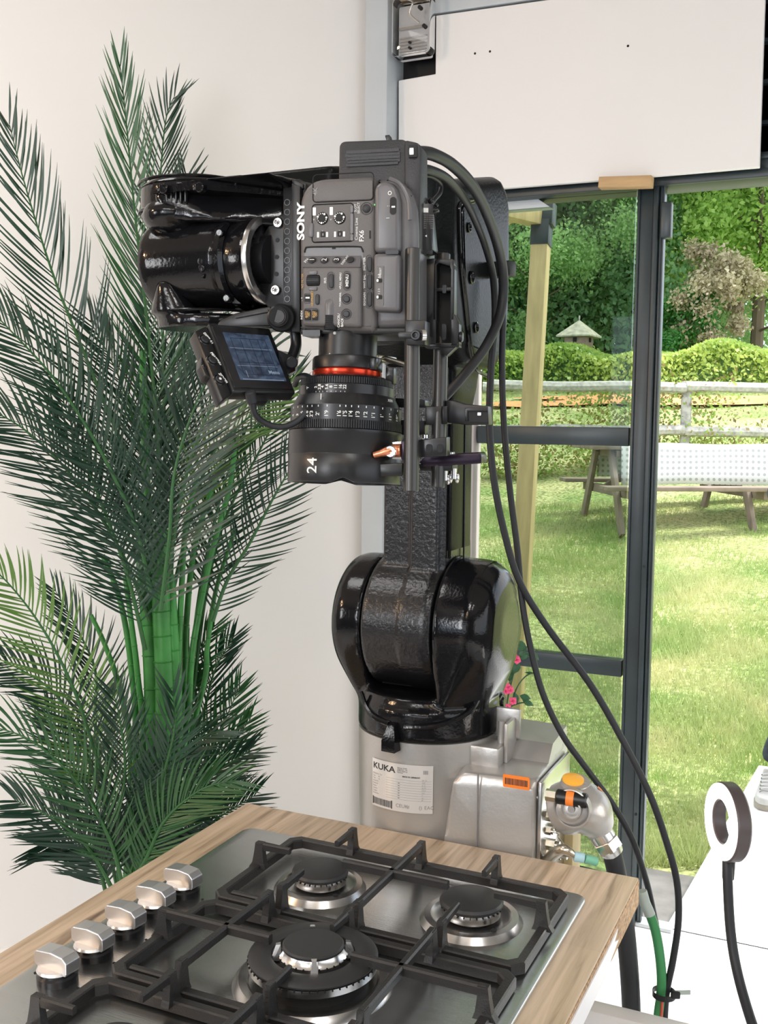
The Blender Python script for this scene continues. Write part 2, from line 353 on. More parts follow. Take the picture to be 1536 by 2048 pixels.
# ================================================================== THE SETTING
YW = 3.0          # inner face of facade wall
YG = 3.11         # glazing plane
px_pil0 = ony(752, 0, YW).x; px_pil1 = ony(797, 0, YW).x
XL = ony(742, 600, YW).x           # left edge of the post
XR = XL + (px_pil1-px_pil0)
ZC = 3.0
struct('floor', B().box(((-3.6+2.6)/2, -.2, -.05), (6.2, 6.62, .1)), 'floor')
wa = Vector((XL, YW, 0)); wb = P(-100, 600, 2.78); wb.z = 0; wdr = (wb-wa).normalized(); wnr = Vector((wdr.y, -wdr.x, 0)); wnr = wnr if wnr.dot(F0) > 0 else -wnr; LW = 3.9
struct('wall_left', B().box((LW/2, .08, ZC/2), (LW, .16, ZC), m=xf(wa, x=wdr, y=wnr, z=ZV) if wdr.cross(wnr).z > 0 else xf(wa, x=-wdr, y=wnr, z=ZV) @ Matrix.Translation((-LW, 0, 0))), 'wall')
struct('wall_side', B().box((-3.65, -1.8, ZC/2), (.1, 3.6, ZC)), 'backwall')
b = B(); b.box((-.5, -3.55, .5), (6.2, .1, 1.0)); b.box((-.5, -3.55, 2.75), (6.2, .1, .5)); b.box((-2.9, -3.55, 1.75), (1.4, .1, 1.5)); b.box((2.1, -3.55, 1.75), (1, .1, 1.5))
struct('wall_back', b, 'backwall')
b = B(); b.box((2.65, -.2, .45), (.1, 6.6, .9)); b.box((2.65, -.2, 2.75), (.1, 6.6, .5)); b.box((2.65, -2.6, 1.7), (.1, 1.8, 1.6)); b.box((2.65, 2.6, 1.7), (.1, 1.0, 1.6))
struct('wall_right', b, 'backwall')
struct('ceiling', B().box((-.5, -.2, ZC+.05), (6.2, 6.8, .1)), 'ceil')
struct('trim_1', B().box(((XL+XR)/2, YW+.04, ZC/2), (XR-XL, .2, ZC), bev=.006), 'pillar')
# ---- glazed screen: jamb, head beam, mullion, transoms, panes
xj = ony(951, 950, YG).x
xm = ony(1247, 1350, YG).x+.048
zh = ony(1400, 372, YG).z; zt1 = ony(1100, 871, YG).z; zt2 = ony(1160, 1326, YG).z
st = B(); st.box((xj-.02, YG, zh/2), (.05, .07, zh), bev=.004)
struct('trim_2', st, 'jamb')
struct('window_1', B().box(((XR+xj)/2-.02, YG+.03, 1.3), (abs(xj-XR), .03, 2.6)), 'wall')   # blank infill panel behind the arm
# head beam with slender ribs
b = B(); b.box((.55, YG+.02, zh+.035), (3.9, .12, .07), bev=.004); b.box((.55, YG-.045, zh+.012), (3.9, .012, .024), bev=.002); b.box((.55, YG-.045, zh+.055), (3.9, .012, .012), bev=.002)
struct('trim_3', b, 'frame')
# fixed window frame (left of door)
wf = B(); wf.box((xm-.022, YG, zh/2), (.046, .05, zh), bev=.004); wf.box((xm-.040, YG-.027, zh/2), (.008, .008, zh), bev=.002)
w1 = struct('window_2', wf, 'frame')
struct('transom', B().box(((xj+xm)/2-.02, YG, zt1), (xm-xj-.06, .045, .055), bev=.003), 'frame', w1)
struct('transom', B().box(((xj+xm)/2-.02, YG, zt2), (xm-xj-.06, .045, .05), bev=.003), 'frame', w1)
struct('bottom_rail', B().box(((xj+xm)/2-.02, YG, .05), (xm-xj-.06, .045, .10), bev=.003), 'frame', w1)
for z0, z1 in ((.10, zt2-.025), (zt2+.025, zt1-.0275), (zt1+.0275, zh)):
    struct('pane', B().box(((xj+xm)/2-.02, YG+.005, (z0+z1)/2), (xm-xj-.07, .008, z1-z0)), 'glass', w1)
# open door: the leaf's stile folded against the window frame, channel, latch, sill
b = B(); b.box((xm+.010, YG-.010, zh/2+.02), (.015, .06, zh+.04), bev=.003); b.box((xm+.024, YG+.0, zh/2+.02), (.009, .06, zh+.04), bev=.003); b.box((xm+.031, YG-.02, zh/2+.02), (.004, .02, zh+.04))
d1 = struct('door_1', b, 'frame')
zl = ony(1322, 442, YG-.04).z
struct('door_catch', B().box((xm+.042, YG-.04, zl), (.03, .035, .10), bev=.005), 'frame', d1)
b = B()
for zz in (.35, 1.1, 1.9): b.cyl((xm+.010, YG-.039, zz), (xm+.010, YG-.0415, zz), .004, n=10)
struct('frame_screw', b, 'matte', d1)
struct('trim_4', B().box((xm+.055, YG-.01, .006), (.14, .05, .012), bev=.003), 'pillar')     # sill channel end
# upper dark track behind the board, right of it
xbr = ony(1519, 200, YW+.02).x
b = B(); b.box((xbr+.9, YG+.05, (zh+.07+ZC)/2), (2.0, .03, ZC-zh-.07))
for k in range(7): b.box((xbr+.9, YG+.02, zh+.16+k*.11), (2.0, .03, .012), bev=.003)
struct('trim_5', b, 'frame')
b = B(); b.box(((XR+xbr)/2+.05, YG+.05, (zh+.07+ZC)/2), (abs(xbr-XR)+.1, .03, ZC-zh-.07)); struct('trim_6', b, 'frame')
# ---- white board over the glazing (a notch cut for the bulkhead lamp)
YB = YW+.01
def bp(px, py): q = ony(px, py, YB); return (q.x, q.z)
z_top = 2.96
tl = bp(872, 31); tm = bp(1092, 0); slope = (tm[1]-tl[1])/(tm[0]-tl[0])
xe = bp(1530, 0)[0]
poly = [bp(797, 161), bp(871, 148), tl, (xe, tl[1]+slope*(xe-tl[0])), bp(1519, 334), bp(1310, 352), bp(989, 378), bp(797, 392)]
mB = Matrix(((1, 0, 0, 0), (0, 0, 1, YB), (0, 1, 0, 0), (0, 0, 0, 1)))
brd = single('white_board', B().prism(poly, mB, .018, bev=.0015, seg=1), 'board', 'large white sheet board covering the upper glazing with a notch at its left end', 'board', sm=False)
for px, py in ((950, 107), (980, 103), (1256, 92)):
    q = ony(px, py, YB); part('screw_hole', B().cyl(q+Vector((0, .004, 0)), q-Vector((0, .0008, 0)), .0035, n=10), 'dark', brd)
# sloping beam line above board
p0 = ony(866, 22, YB+.03); p1 = ony(1100, -12, YB+.03)
b = B(); dv = (p1-p0).normalized(); b.prism([(-.0, -.02), (3.2, -.02), (3.2, .03), (0, .03)], xf(p0, x=dv, y=Vector((0, 0, 1))), .03, bev=.003)
struct('trim_7', b, 'pillar')
# bulkhead lamp
lt = thing('bulkhead_lamp', ony(832, 60, YW-.02), 'clear plastic emergency bulkhead lamp beside the grey post at the top', 'lamp')
def yy(px, py, y=YW-.03): q = ony(px, py, y); return q
a_, c_ = yy(799, 8), yy(862, 108)
b = B(); cx, cz = (a_.x+c_.x)/2, (a_.z+c_.z)/2; w_, h_ = abs(c_.x-a_.x), abs(a_.z-c_.z)
b.box((cx-.01, YW+.0, cz), (w_*1.0, .03, h_*.98), bev=.006); part('backing_tray', b, 'white', lt)
b = B()
for k in range(6): b.box((cx-.01, YW-.02, cz-h_*.42+k*h_*.06), (w_*.86, .006, .003))
b.box((cx-.01, YW-.022, cz+h_*.05), (w_*.86, .01, .006)); part('reflector_rib', b, 'alu', lt)
b = B(); b.prism(rrect(w_+.02, h_+.01, .015), xf((cx, YW-.02, cz), x=(1, 0, 0), y=(0, 0, 1)), .045, bev=.006)
part('clear_cover', b, 'clear', lt)
b = B()
for dx, dz in ((.03, .045), (.045, -.01)): b.cyl((cx+dx, YW-.07, cz+dz), (cx+dx, YW-.055, cz+dz), .006, n=12)
b.cyl((cx-.02, YW-.028, cz-.035), (cx-.02, YW-.018, cz-.035), .004, n=10); b.cyl((cx-.02, YW-.028, cz-.05), (cx-.02, YW-.018, cz-.05), .004, n=10)
part('cover_screw', b, 'dark', lt)
b = B(); b.tube([(cx-.02, YW-.06, cz+.08), (cx+.01, YW-.075, cz+.06), (cx+.0, YW-.07, cz+.03), (cx+.03, YW-.07, cz-.0)], .003); part('wire', b, 'alu', lt)
q = ony(833, 135, YB+.06); struct('trim_8', B().box((q.x, YB+.06, q.z+.12), (.16, .02, .40)), 'dark')
q = ony(830, 6, YB+.02); struct('trim_9', B().box((q.x+.02, YB+.02, q.z+.05), (.2, .03, .09)), 'shim')
# wooden shim under board
a_, c_ = ony(1200, 367, YW+.0), ony(1305, 364, YW+.0)
single('wood_shim', B().box((0, 0, 0), ((c_-a_).length, .04, .030), m=xf((a_+c_)/2, x=c_-a_, y=(0, 1, 0)), bev=.002), 'shim', 'short raw wood block wedged under the white board above the door frame', 'wood block')
# ================================================================== OUTDOORS
GY = [3.1, 3.62, 5, 8, 11, 13.5, 16, 20, 60]; GZ = [-.05, -.07, -.055, .2, .5, .85, 1.45, 2.12, 4.5]
def gz(y): return float(np.interp(y, GY, GZ))
def ground(name, x0, x1, y0, y1, nx, ny, mt, amp=.03, off=0, **k):
    xs = np.linspace(x0, x1, nx); ys = np.linspace(y0, y1, ny); X, Y = np.meshgrid(xs, ys)
    Z = np.interp(Y, GY, GZ) + amp*(np.sin(X*1.7+Y*.9)*.5+np.sin(X*4.1-Y*3.3)*.25+rng.normal(size=X.shape)*.15) + off
    co = np.stack([X, Y, Z], -1).reshape(-1, 3); i = np.arange(nx*ny).reshape(ny, nx)
    q = np.stack([i[:-1, :-1], i[:-1, 1:], i[1:, 1:], i[1:, :-1]], -1).reshape(-1, 4)
    me = npmesh(name, co, q, mt); me.polygons.foreach_set('use_smooth', [True]*len(me.polygons)); o = link_mesh(name, me, None, None); o['kind'] = 'structure'; return o
ground('lawn', -22, 26, 3.55, 20, 160, 120, 'lawn')
ground('meadow', -60, 70, 19.9, 60, 60, 30, 'lawn', .1)
ground('ground_apron', -22, 26, 3.18, 3.66, 120, 8, 'path', .006, .004)
# orange clay patch behind fence
def patch(name, cx, cy, rx, ry, mt, label, cat):
    vs = []; n = 40
    for k in range(n):
        a = 2*PI*k/n; r = 1+.18*math.sin(3*a+1)+.1*math.sin(7*a); x = cx+rx*r*math.cos(a); y = cy+ry*r*math.sin(a); vs.append((x, y, gz(y)+.05))
    b = B(); b.add([(cx, cy, gz(cy)+.09)]+vs, [(0, k+1, (k+1) % n+1) for k in range(n)]); o = part(name, b, mt); return tag(o, label, cat, kind='structure')
cq = P(1290, 800, 18.4); patch('clay_patch', cq.x+1.2, 18.6, 3.6, .55, 'soil', None, None)
cq = P(1160, 815, 17.5); patch('clay_patch', cq.x-1.0, 18.0, 1.0, .3, 'soil', None, None)
# grass blades
n = 95000
d = 3.6*np.exp(rng.random(n)*math.log(3.3)); s = rng.random(n)*.42+.02
X = d*F0.x + s*d*R0.x; Y = d*F0.y + s*d*R0.y
dk_e = onz(1340, 1830, 0); dk_f = onz(1517, 1530, 0); dkx = dk_e.x+(dk_f.x-dk_e.x)*(Y-dk_e.y)/(dk_f.y-dk_e.y)
ok = (Y > 3.62) & (Y < 13) & ~((X > dkx-.03) & (Y < dk_f.y+.03)); X, Y, d = X[ok], Y[ok], d[ok]; n = len(X)
Z = np.interp(Y, GY, GZ)-.02; h = (.028+.035*rng.random(n))*(.7+.6*(np.sin(X*3+Y*2.1)*np.sin(X*1.1-Y*2.7)+1)/2); wd = .0022+.0011*d/3.6
edge = np.exp(-((Y-3.75)/.14)**2); h = h*(1+1.3*edge*rng.random(n))
a = rng.random(n)*2*PI; lean = (rng.random((n, 2))-.5)*1.6
b0 = np.stack([X-np.cos(a)*wd, Y-np.sin(a)*wd, Z], -1); b1 = np.stack([X+np.cos(a)*wd, Y+np.sin(a)*wd, Z], -1)
tp = np.stack([X+lean[:, 0]*h, Y+lean[:, 1]*h, Z+h+.02], -1)
me = npmesh('grass_blades', np.stack([b0, b1, tp], 1).reshape(-1, 3), np.arange(3*n).reshape(n, 3), 'blade')
o = link_mesh('grass_blades', me, None, None); tag(o, 'short green and yellow grass blades of the lawn outside the door', 'grass', kind='stuff')
# white deck ramp out of the doorway
e0 = onz(1340, 1830, 0); e1 = onz(1517, 1530, 0); xd = (e0.x+e1.x)/2
b = B(); b.prism([(e0.x, 3.10), (2.2, 3.10), (2.2, e1.y), (e1.x, e1.y)], Matrix.Translation((0, 0, -.06)), .06, bev=.004)
struct('ramp', b, 'floor')
# ---- pergola (timber post with black brackets and two beams)
dpo = 5.4
p_top = P(1082, 485, dpo); pg = thing('pergola', (p_top.x, p_top.y, gz(p_top.y)), 'pale timber pergola post and beams with black steel corner bracket outside', 'pergola')
foot = P(1022, 1560, dpo); foot = Vector((foot.x, foot.y, gz(foot.y)-.05))
ax = (p_top-foot).normalized(); fx = (R0*.93-F0*.37).normalized()
mp_ = xf(foot, y=fx.cross(ax)*-1, z=ax); L = (p_top-foot).length
b = B(); b.box((0, 0, L/2), (.088, .088, L), m=mp_, bev=.004); part('post', b, 'timber', pg)
b = B(); b.box((0, 0, L+.045), (.096, .096, .13), m=mp_, bev=.003); part('post_bracket', b, 'frame', pg)
tp = P(1090, 430, dpo)
b = B(); b.box((.0, 0, .0), (.10, .10, .12), m=xf(tp, y=fx.cross(ax)*-1, z=ax), bev=.004); part('corner_bracket', b, 'frame', pg)
b = B(); e1_ = P(1075, 425, dpo-.0); e2_ = P(930, 405, dpo-.4); b.box((0, 0, 0), ((e2_-e1_).length, .09, .10), m=xf((e1_+e2_)/2, x=e2_-e1_, z=(0, 0, 1)), bev=.004); part('beam', b, 'timber', pg)
b = B(); e1_ = P(1085, 444, dpo+.15); e2_ = P(930, 430, dpo+1.6); b.box((0, 0, 0), ((e2_-e1_).length, .09, .10), m=xf((e1_+e2_)/2, x=e2_-e1_, z=(0, 0, 1)), bev=.004); part('beam', b, 'timber', pg)
b = B(); q = ony(1000, 372, YG+.12); b.prism([(0, 0), (.15, 0), (.20, -.035), (.0, -.035)], xf((q.x, YG+.05, zh+.01), x=(1, 0, 0), y=(0, 0, 1)), .05, bev=.002); struct('trim_10', b, 'pillar')
# ---- picnic table with white dotted cloth
dt = 10.6
A = P(1165, 889, dt); gA = gz(A.y)
tr = thing('picnic_table', (A.x, A.y, gA), 'weathered brown picnic table with attached benches on the lawn', 'table')
tx = (R0*.985 + F0*.10).normalized(); ty = ZV.cross(tx); org = Vector((A.x, A.y, gA+.0)); MT = xf(org, x=tx, z=(0, 0, 1))
TH = A.z-gA-.02; LT = 3.0; TW = .74
for k in range(5):
    part('top_plank', B().box((LT/2, (k-2)*.15, TH), (LT, .142, .04), m=MT, bev=.005), 'tablewood', tr)
for sy in (-1, 1):
    for k in range(2): part('bench_plank', B().box((LT/2, sy*(.66+k*.13), TH*.54), (LT, .122, .04), m=MT, bev=.005), 'tablewood', tr)
for xx in (.22, 1.55, LT-.22):
    for sy in (-1, 1):
        b = B(); e1_ = MT @ Vector((xx, sy*.24, TH-.03)) if xx < 1 else MT @ Vector((xx, sy*.45, TH*.5)); e2_ = MT @ Vector((xx, sy*.66, -.02)); b.box((0, 0, 0), ((e2_-e1_).length, .045, .10), m=xf((e1_+e2_)/2, x=e2_-e1_, y=tx), bev=.004); part('leg', b, 'tablewood', tr)
    part('cross_bearer', B().box((xx+.05, 0, TH*.54-.06), (.045, 1.55, .09), m=MT, bev=.004), 'tablewood', tr)
    part('top_bearer', B().box((xx+.05, 0, TH-.06), (.045, .70, .07), m=MT, bev=.004), 'tablewood', tr)
for xa, xb in ((.26, .75), (1.5, .95), (1.6, 2.2)):
    b = B(); e1_ = MT @ Vector((xa, 0, .16 if xa != .26 else TH*.55)); e1_ = MT @ Vector((xa, 0, TH*.5)); e2_ = MT @ Vector((xb, 0, TH-.06)); b.box((0, 0, 0), ((e2_-e1_).length, .05, .07), m=xf((e1_+e2_)/2, x=e2_-e1_, y=ty), bev=.004); part('brace', b, 'tablewood', tr)
# cloth: top sheet plus draped near side, dotted
def cloth():
    prof = [(TW/2-.0, TH-.33), (TW/2+.01, TH-.1), (TW/2+.005, TH+.02), (TW/2-.02, TH+.031), (0, TH+.033), (-TW/2+.02, TH+.031), (-TW/2-.01, TH+.02), (-TW/2-.03, TH-.13), (-TW/2-.04, TH-.25), (-TW/2-.05, TH-.36)]
    nx = 60; vs = []; fs = []
    for i in range(nx+1):
        x = .28+(LT-.20)*i/nx
        for k, (y, z) in enumerate(prof):
            w = .018*math.sin(x*9)*max(0, (TH-z))*2; vs.append(MT @ Vector((x, y+w, z+.006*math.sin(x*5+k))))
    m_ = len(prof)
    for i in range(nx):
        for k in range(m_-1): fs.append((i*m_+k, (i+1)*m_+k, (i+1)*m_+k+1, i*m_+k+1))
    b = B(); b.add(vs, fs); return b
m_, n_, l_, b_ = node_mat('dotted_cloth'); b_.inputs['Roughness'].default_value = .7
t_ = n_.new('ShaderNodeTexCoord'); mpn = n_.new('ShaderNodeMapping'); mpn.inputs['Scale'].default_value = (17, 17, 1); l_.new(t_.outputs['UV'], mpn.inputs[0])
vo = n_.new('ShaderNodeTexVoronoi'); vo.voronoi_dimensions = '2D'; vo.inputs['Randomness'].default_value = 0; vo.inputs['Scale'].default_value = 1; l_.new(mpn.outputs[0], vo.inputs['Vector'])
ml = n_.new('ShaderNodeMath'); ml.operation = 'LESS_THAN'; ml.inputs[1].default_value = .26; l_.new(vo.outputs['Distance'], ml.inputs[0])
mx_ = n_.new('ShaderNodeMix'); mx_.data_type = 'RGBA'; mx_.inputs[6].default_value = (.72, .72, .72, 1); mx_.inputs[7].default_value = (.40, .41, .42, 1); l_.new(ml.outputs[0], mx_.inputs[0]); l_.new(mx_.outputs[2], b_.inputs['Base Color'])
M['dots'] = m_
cl = single('tablecloth', cloth(), 'dots', 'white tablecloth with small grey dots draped over the picnic table', 'tablecloth')
uvl = cl.data.uv_layers.new(name='UVMap'); arc = [0, .23, .35, .38, .75, 1.1, 1.13, 1.29, 1.41, 1.52]
for lp in cl.data.loops: uvl.data[lp.index].uv = ((lp.vertex_index//10)*(LT-.20)/60, arc[lp.vertex_index % 10])
cl.modifiers.new('s', 'SOLIDIFY').thickness = .003
# ---- fence
fr = thing('post_and_rail_fence', (P(1373, 860, 13.5).x, P(1373, 860, 13.5).y, gz(13.3)), 'weathered grey post and rail fence across the lawn behind the picnic table', 'fence')
fc = P(1373, 800, 13.6); fdir = (R0*.999+F0*.02).normalized()
for k in (-2, -1, 0, 1):
    c = fc+fdir*(k*2.55 if k else 0); g = gz(c.y)
    if k == -1: c = P(1062, 900, 13.6); g = gz(c.y)
    b = B(); zt = P(1373, 763, 13.6).z; b.prism(rrect(.13, .12, .03, 3), Matrix.Translation((c.x, c.y, g-.1)), zt-g+.1, bev=.01); part('fence_post', b, 'grey_wood', fr)
for yy_ in (775, 862):
    zz = P(1373, yy_, 13.5).z
    for k in range(-3, 2):
        a0 = fc+fdir*(k*2.55); a1 = fc+fdir*((k+1)*2.55)
        pts = [Vector((a.x, a.y-.1, zz+rng.normal()*.015)) for a in (a0.lerp(a1, t) for t in (0, .35, .7, 1))]
        b = B(); b.tube(pts, .068, n=8, sub=4); part('fence_rail', b, 'grey_wood', fr)
# weeds on the fence
def cloud_box(n, cx, cy, rx, ry, z0, z1, dens=None):
    x = cx+(rng.random(n)*2-1)*rx; y = cy+(rng.random(n)*2-1)*ry; z = z0+(z1-z0)*rng.random(n)**1.3
    return np.stack([x, y, z], -1)
pts = []
for k in range(60):
    c = fc+fdir*(rng.random()*9.5-6.5)-F0*(.1-.3*rng.random()); hh = .25+1.2*rng.random()**1.5; m_k = 200
    z = rng.random(m_k)*hh; sp_ = .18+.12*rng.random()
    pts.append(np.stack([c.x+rng.normal(size=m_k)*sp_, c.y+rng.normal(size=m_k)*.12, gz(c.y)+z], -1))
for k in range(10):
    c = P(1130+rng.random()*290, 830, 13.75); hh = 1.1; m_k = 300
    pts.append(np.stack([c.x+rng.normal(size=m_k)*.22, c.y+rng.normal(size=m_k)*.15, gz(c.y)+rng.random(m_k)*hh], -1))
pts = np.concatenate(pts); half = rng.random(len(pts)) < .45
for sel, mt_, nm, lb in ((half, 'dry', 'dry_weeds', 'brown dry weeds tangled along the grey fence'), (~half, 'hedge', 'fence_weeds', 'green weeds and bramble growing through the grey fence')):
    co, q = leaf_cloud(pts[sel], .034); tag(link_mesh(nm, npmesh(nm, co, q, mt_), None, None), lb, 'weeds', kind='stuff')
# ---- hedge (clipped, continuous)
hp = [];
for k in range(26000):
    pass
n = 70000; x = P(900, 700, 21).x-2+rng.random(n)*16; y = 20.6+rng.normal(size=n)*.45-(0); hz = .92+.10*np.sin(x*1.9)+.07*np.sin(x*4.3)
z = np.interp(y, GY, GZ)-.15+hz*(1-rng.random(n)**2.2*.9)
hp = np.stack([x, y, z], -1); co, q = leaf_cloud(hp, .055)
o = single('hedge', B().box((P(1200, 700, 21).x, 20.7, gz(20.7)+.22), (18, .5, .75), bev=.1), 'tree2', 'clipped bright green hedge running across behind the fence', 'hedge')
foli = link_mesh('hedge_foliage', npmesh('hedge_foliage', co, q, 'hedge'), None, o); tag(foli, kind='stuff')
# ---- dovecote
dd = 21.6; c = P(1158, 668, dd); s_ = dd/FPX
dv_ = thing('bird_house', (c.x, c.y, gz(c.y)), 'small wooden bird house on a pole with mossy pyramid roof above the hedge', 'bird house')
mm = xf(c, x=(R0*.85-F0*.5), z=(0, 0, 1))
rw = 37*s_; rz = P(1158, 672, dd).z-c.z
b = B(); e = rw*.95; tz = P(1158, 640, dd).z-c.z
b.add([mm @ Vector(v) for v in ((-e, -e, rz), (e, -e, rz), (e, e, rz), (-e, e, rz), (0, 0, tz), (-e, -e, rz-.03), (e, -e, rz-.03), (e, e, rz-.03), (-e, e, rz-.03))], [(0, 1, 4), (1, 2, 4), (2, 3, 4), (3, 0, 4), (0, 5, 6, 1), (1, 6, 7, 2), (2, 7, 8, 3), (3, 8, 5, 0), (5, 8, 7, 6)])
part('roof', b, 'thatch', dv_, sm=False)
bz = P(1158, 697, dd).z-c.z
part('body', B().box((0, 0, (rz+bz)/2-.02), (rw*1.2, rw*1.2, rz-bz), m=mm, bev=.01), 'pinkwood', dv_)
b = B(); b.box((0, -rw*.62, rz-.09), (.07, .04, .09), m=mm); b.box((rw*.62, 0, rz-.09), (.04, .07, .09), m=mm); part('entrance', b, 'dark', dv_)
part('pole', B().cyl((c.x, c.y, gz(c.y)-.1), (c.x, c.y, c.z+bz), .05, n=10), 'grey_wood', dv_)
part('finial', B().cyl(mm @ Vector((0, 0, tz-.02)), mm @ Vector((0, 0, tz+.09)), .015, n=8), 'grey_wood', dv_)
# ---- trees: a few mesh shapes shared between many trees
def tree_mesh(kind, n, size, mt):
    if kind == 'conifer':
        z = rng.random(n)**.85; r = (1-z*.85)*.24*np.sqrt(rng.random(n)); br = np.floor(z*26); a = rng.random(n)*2*PI; a = np.round(a*4/PI+br*.37)*PI/4+rng.normal(size=n)*.18
        p = np.stack([r*np.cos(a), r*np.sin(a), z-.25*r+rng.normal(size=n)*.006], -1)
    else:
        k = 40; cc = rng.normal(size=(k, 3)); cc /= np.linalg.norm(cc, axis=1)[:, None]; cc *= (.16+.18*rng.random((k, 1))); cc[:, 2] = cc[:, 2]*1.25+.58
        i = rng.integers(0, k, n); p = cc[i]+rng.normal(size=(n, 3))*.036
    co, q = leaf_cloud(p, size); return npmesh('foliage', co, q, mt)
def trunk_mesh(kind):
    b = B(); top = .95 if kind == 'conifer' else .62
    b.tube([(0, 0, -.03), (.004, .003, .3), (-.004, .002, .6*top), (0, 0, top)], .012, n=8, sub=3, radii=[.017, .012, .008, .002])
    for k in range(14):
        z = .12+.8*top*k/14; a = k*2.4; r = (.16 if kind == 'conifer' else .2)*(1-z*.6); b.tube([(0, 0, z), (r*.6*math.cos(a), r*.6*math.sin(a), z+.03), (r*math.cos(a), r*math.sin(a), z+(.0 if kind == 'conifer' else .12))], .003, n=5, sub=2, radii=[.0035, .0008])
    bmesh.ops.recalc_face_normals(b.b, faces=b.b.faces); me = bpy.data.meshes.new('trunk'); b.b.to_mesh(me); b.b.free(); me.materials.append(M['bark']); return me
TM = {('conifer', 0): tree_mesh('conifer', 46000, .0078, 'tree2'), ('conifer', 1): tree_mesh('conifer', 46000, .0078, 'tree1'), ('round', 3): tree_mesh('round', 11000, .018, 'dryfir'),
      ('round', 0): tree_mesh('round', 46000, .0078, 'tree0'), ('round', 1): tree_mesh('round', 46000, .0078, 'tree1'), ('round', 2): tree_mesh('round', 16000, .018, 'shrub')}
TR = {k: trunk_mesh(k) for k in ('conifer', 'round')}
spec = [ # px of trunk, depth, height, kind, variant, label
 (905, 27, 13, 'conifer', 0, 'dark conifer farthest left, behind the robot arm'),
 (1010, 30, 14, 'conifer', 0, 'dark tall conifer just left of the pergola post'),
 (1065, 25, 8, 'round', 1, 'mid green rounded tree directly behind the pergola post'),
 (1125, 28, 13, 'conifer', 1, 'tall green conifer right of the pergola post behind the bird house'),
 (1215, 27, 12, 'conifer', 0, 'dark conifer just left of the dark door frame'),
 (1312, 30, 13, 'conifer', 1, 'slim green conifer just right of the dark door frame'),
 (1395, 31, 14, 'round', 0, 'bright green tree in the middle of the open doorway'),
 (1425, 23.5, 2.7, 'round', 3, 'small dry brown tree just above the hedge in the doorway'),
 (1460, 33, 15, 'conifer', 1, 'tall drooping conifer behind the small dry brown tree'),
 (1515, 26, 11, 'round', 0, 'yellow-green tree at the right edge of the doorway view'),
 (1590, 29, 14, 'round', 0, 'bright green tree cut by the right edge of the picture'),
 (1370, 23.5, 2.1, 'round', 2, 'low vivid green shrub behind the hedge in the doorway')]
for i, (px, dpt, hgt, kd, v, lb) in enumerate(spec):
    c = P(px, 600, dpt); nm = 'shrub' if v == 2 else ('conifer_tree' if kd == 'conifer' else 'broadleaf_tree')
    t = thing(nm, (c.x, c.y, gz(c.y)-.1), lb, 'shrub' if v == 2 else 'tree', None if v == 2 else 'trees behind the hedge')
    for pn, me in (('foliage', TM[(kd, v)]), ('trunk', TR[kd])):
        o = bpy.data.objects.new(pn, me); COL.objects.link(o); o.parent = t
    hh = hgt*1.25 if hgt < 3 else hgt
    t.scale = (hh*(1.0 if kd == 'conifer' else .95), hh*1.0, hh); t.rotation_euler = (0, 0, i*1.3)
# ---- flowering vine just inside the glass, behind the robot
vb = P(1005, 1560, 2.5); vt = thing('flowering_vine', (vb.x, vb.y, 0), 'artificial flowering vine with pink blooms and dark leaves behind the robot', 'plant')
VN = P(1020, 1300, 2.5)
b = B(); stems = [[(1002, 1700), (1008, 1500), (1012, 1420), (1024, 1360), (1034, 1330), (1056, 1290)], [(1008, 1500), (1020, 1420), (1034, 1375), (1052, 1352), (1066, 1346)], [(1008, 1500), (1018, 1422), (1035, 1408), (1048, 1405)], [(1008, 1500), (1006, 1400), (1014, 1340), (1022, 1310), (1036, 1296)], [(1012, 1420), (1028, 1322), (1050, 1312), (1066, 1316)]]
for s_ in stems: b.tube([P(x, y, 2.5) for x, y in s_], .0018, n=6, sub=4)
b.tube([P(1002, 1700, 2.5), (vb.x, vb.y, .7), (vb.x, vb.y, .15)], .006, n=6, sub=4)
part('stem', b, 'vineleaf', vt)
def leaf(c, dx, dy, w):
    """leaf blade from c along image direction"""
    t = (RA*dx-UA*dy); Lf = t.length; t.normalize(); s = (t.cross(FW)).normalized(); nn = t.cross(s); vs = []; fs = []
    for k, (u, ww) in enumerate(((0, .05), (.15, .55), (.35, 1), (.6, .9), (.82, .45), (1, .02))):
        for q, e in enumerate((-1, 0, 1)): vs.append(c+t*(Lf*u)+s*(w*ww*e)+nn*(-.004*abs(e)+.004*math.sin(u*3)))
    for k in range(5):
        for q in range(2): fs.append((k*3+q, k*3+q+1, k*3+q+4, k*3+q+3))
    return vs, fs
for (x0, y0, x1, y1, w) in ((1030, 1285, 1055, 1300, 10), (1037, 1322, 1024, 1350, 10), (1018, 1342, 1020, 1364, 7), (1035, 1313, 1060, 1308, 9), (1060, 1308, 1078, 1320, 8), (1050, 1345, 1072, 1347, 2.5), (1045, 1400, 1068, 1412, 6), (1040, 1392, 1062, 1398, 7), (1012, 1422, 1026, 1432, 6), (1068, 1305, 1062, 1296, 6), (1028, 1385, 1036, 1408, 6)):
    k = 2.5/FPX; vs, fs = leaf(P(x0, y0, 2.5), (x1-x0)*k, (y1-y0)*k, w*k); part('leaf', B().add(vs, fs), 'vineleaf', vt)
for (x, y) in ((1028, 1312), (1034, 1320), (1016, 1375), (1012, 1382), (1020, 1380), (1026, 1402), (1015, 1415), (1010, 1426)):
    b = B(); c = P(x, y, 2.48); k = 2.5/FPX
    for q in range(4):
        a = q*PI/2+rng.random(); vs, fs = leaf(c, 9*k*math.cos(a), 9*k*math.sin(a), 5*k); b.add(vs, fs)
    part('bloom', b, 'petal', vt)
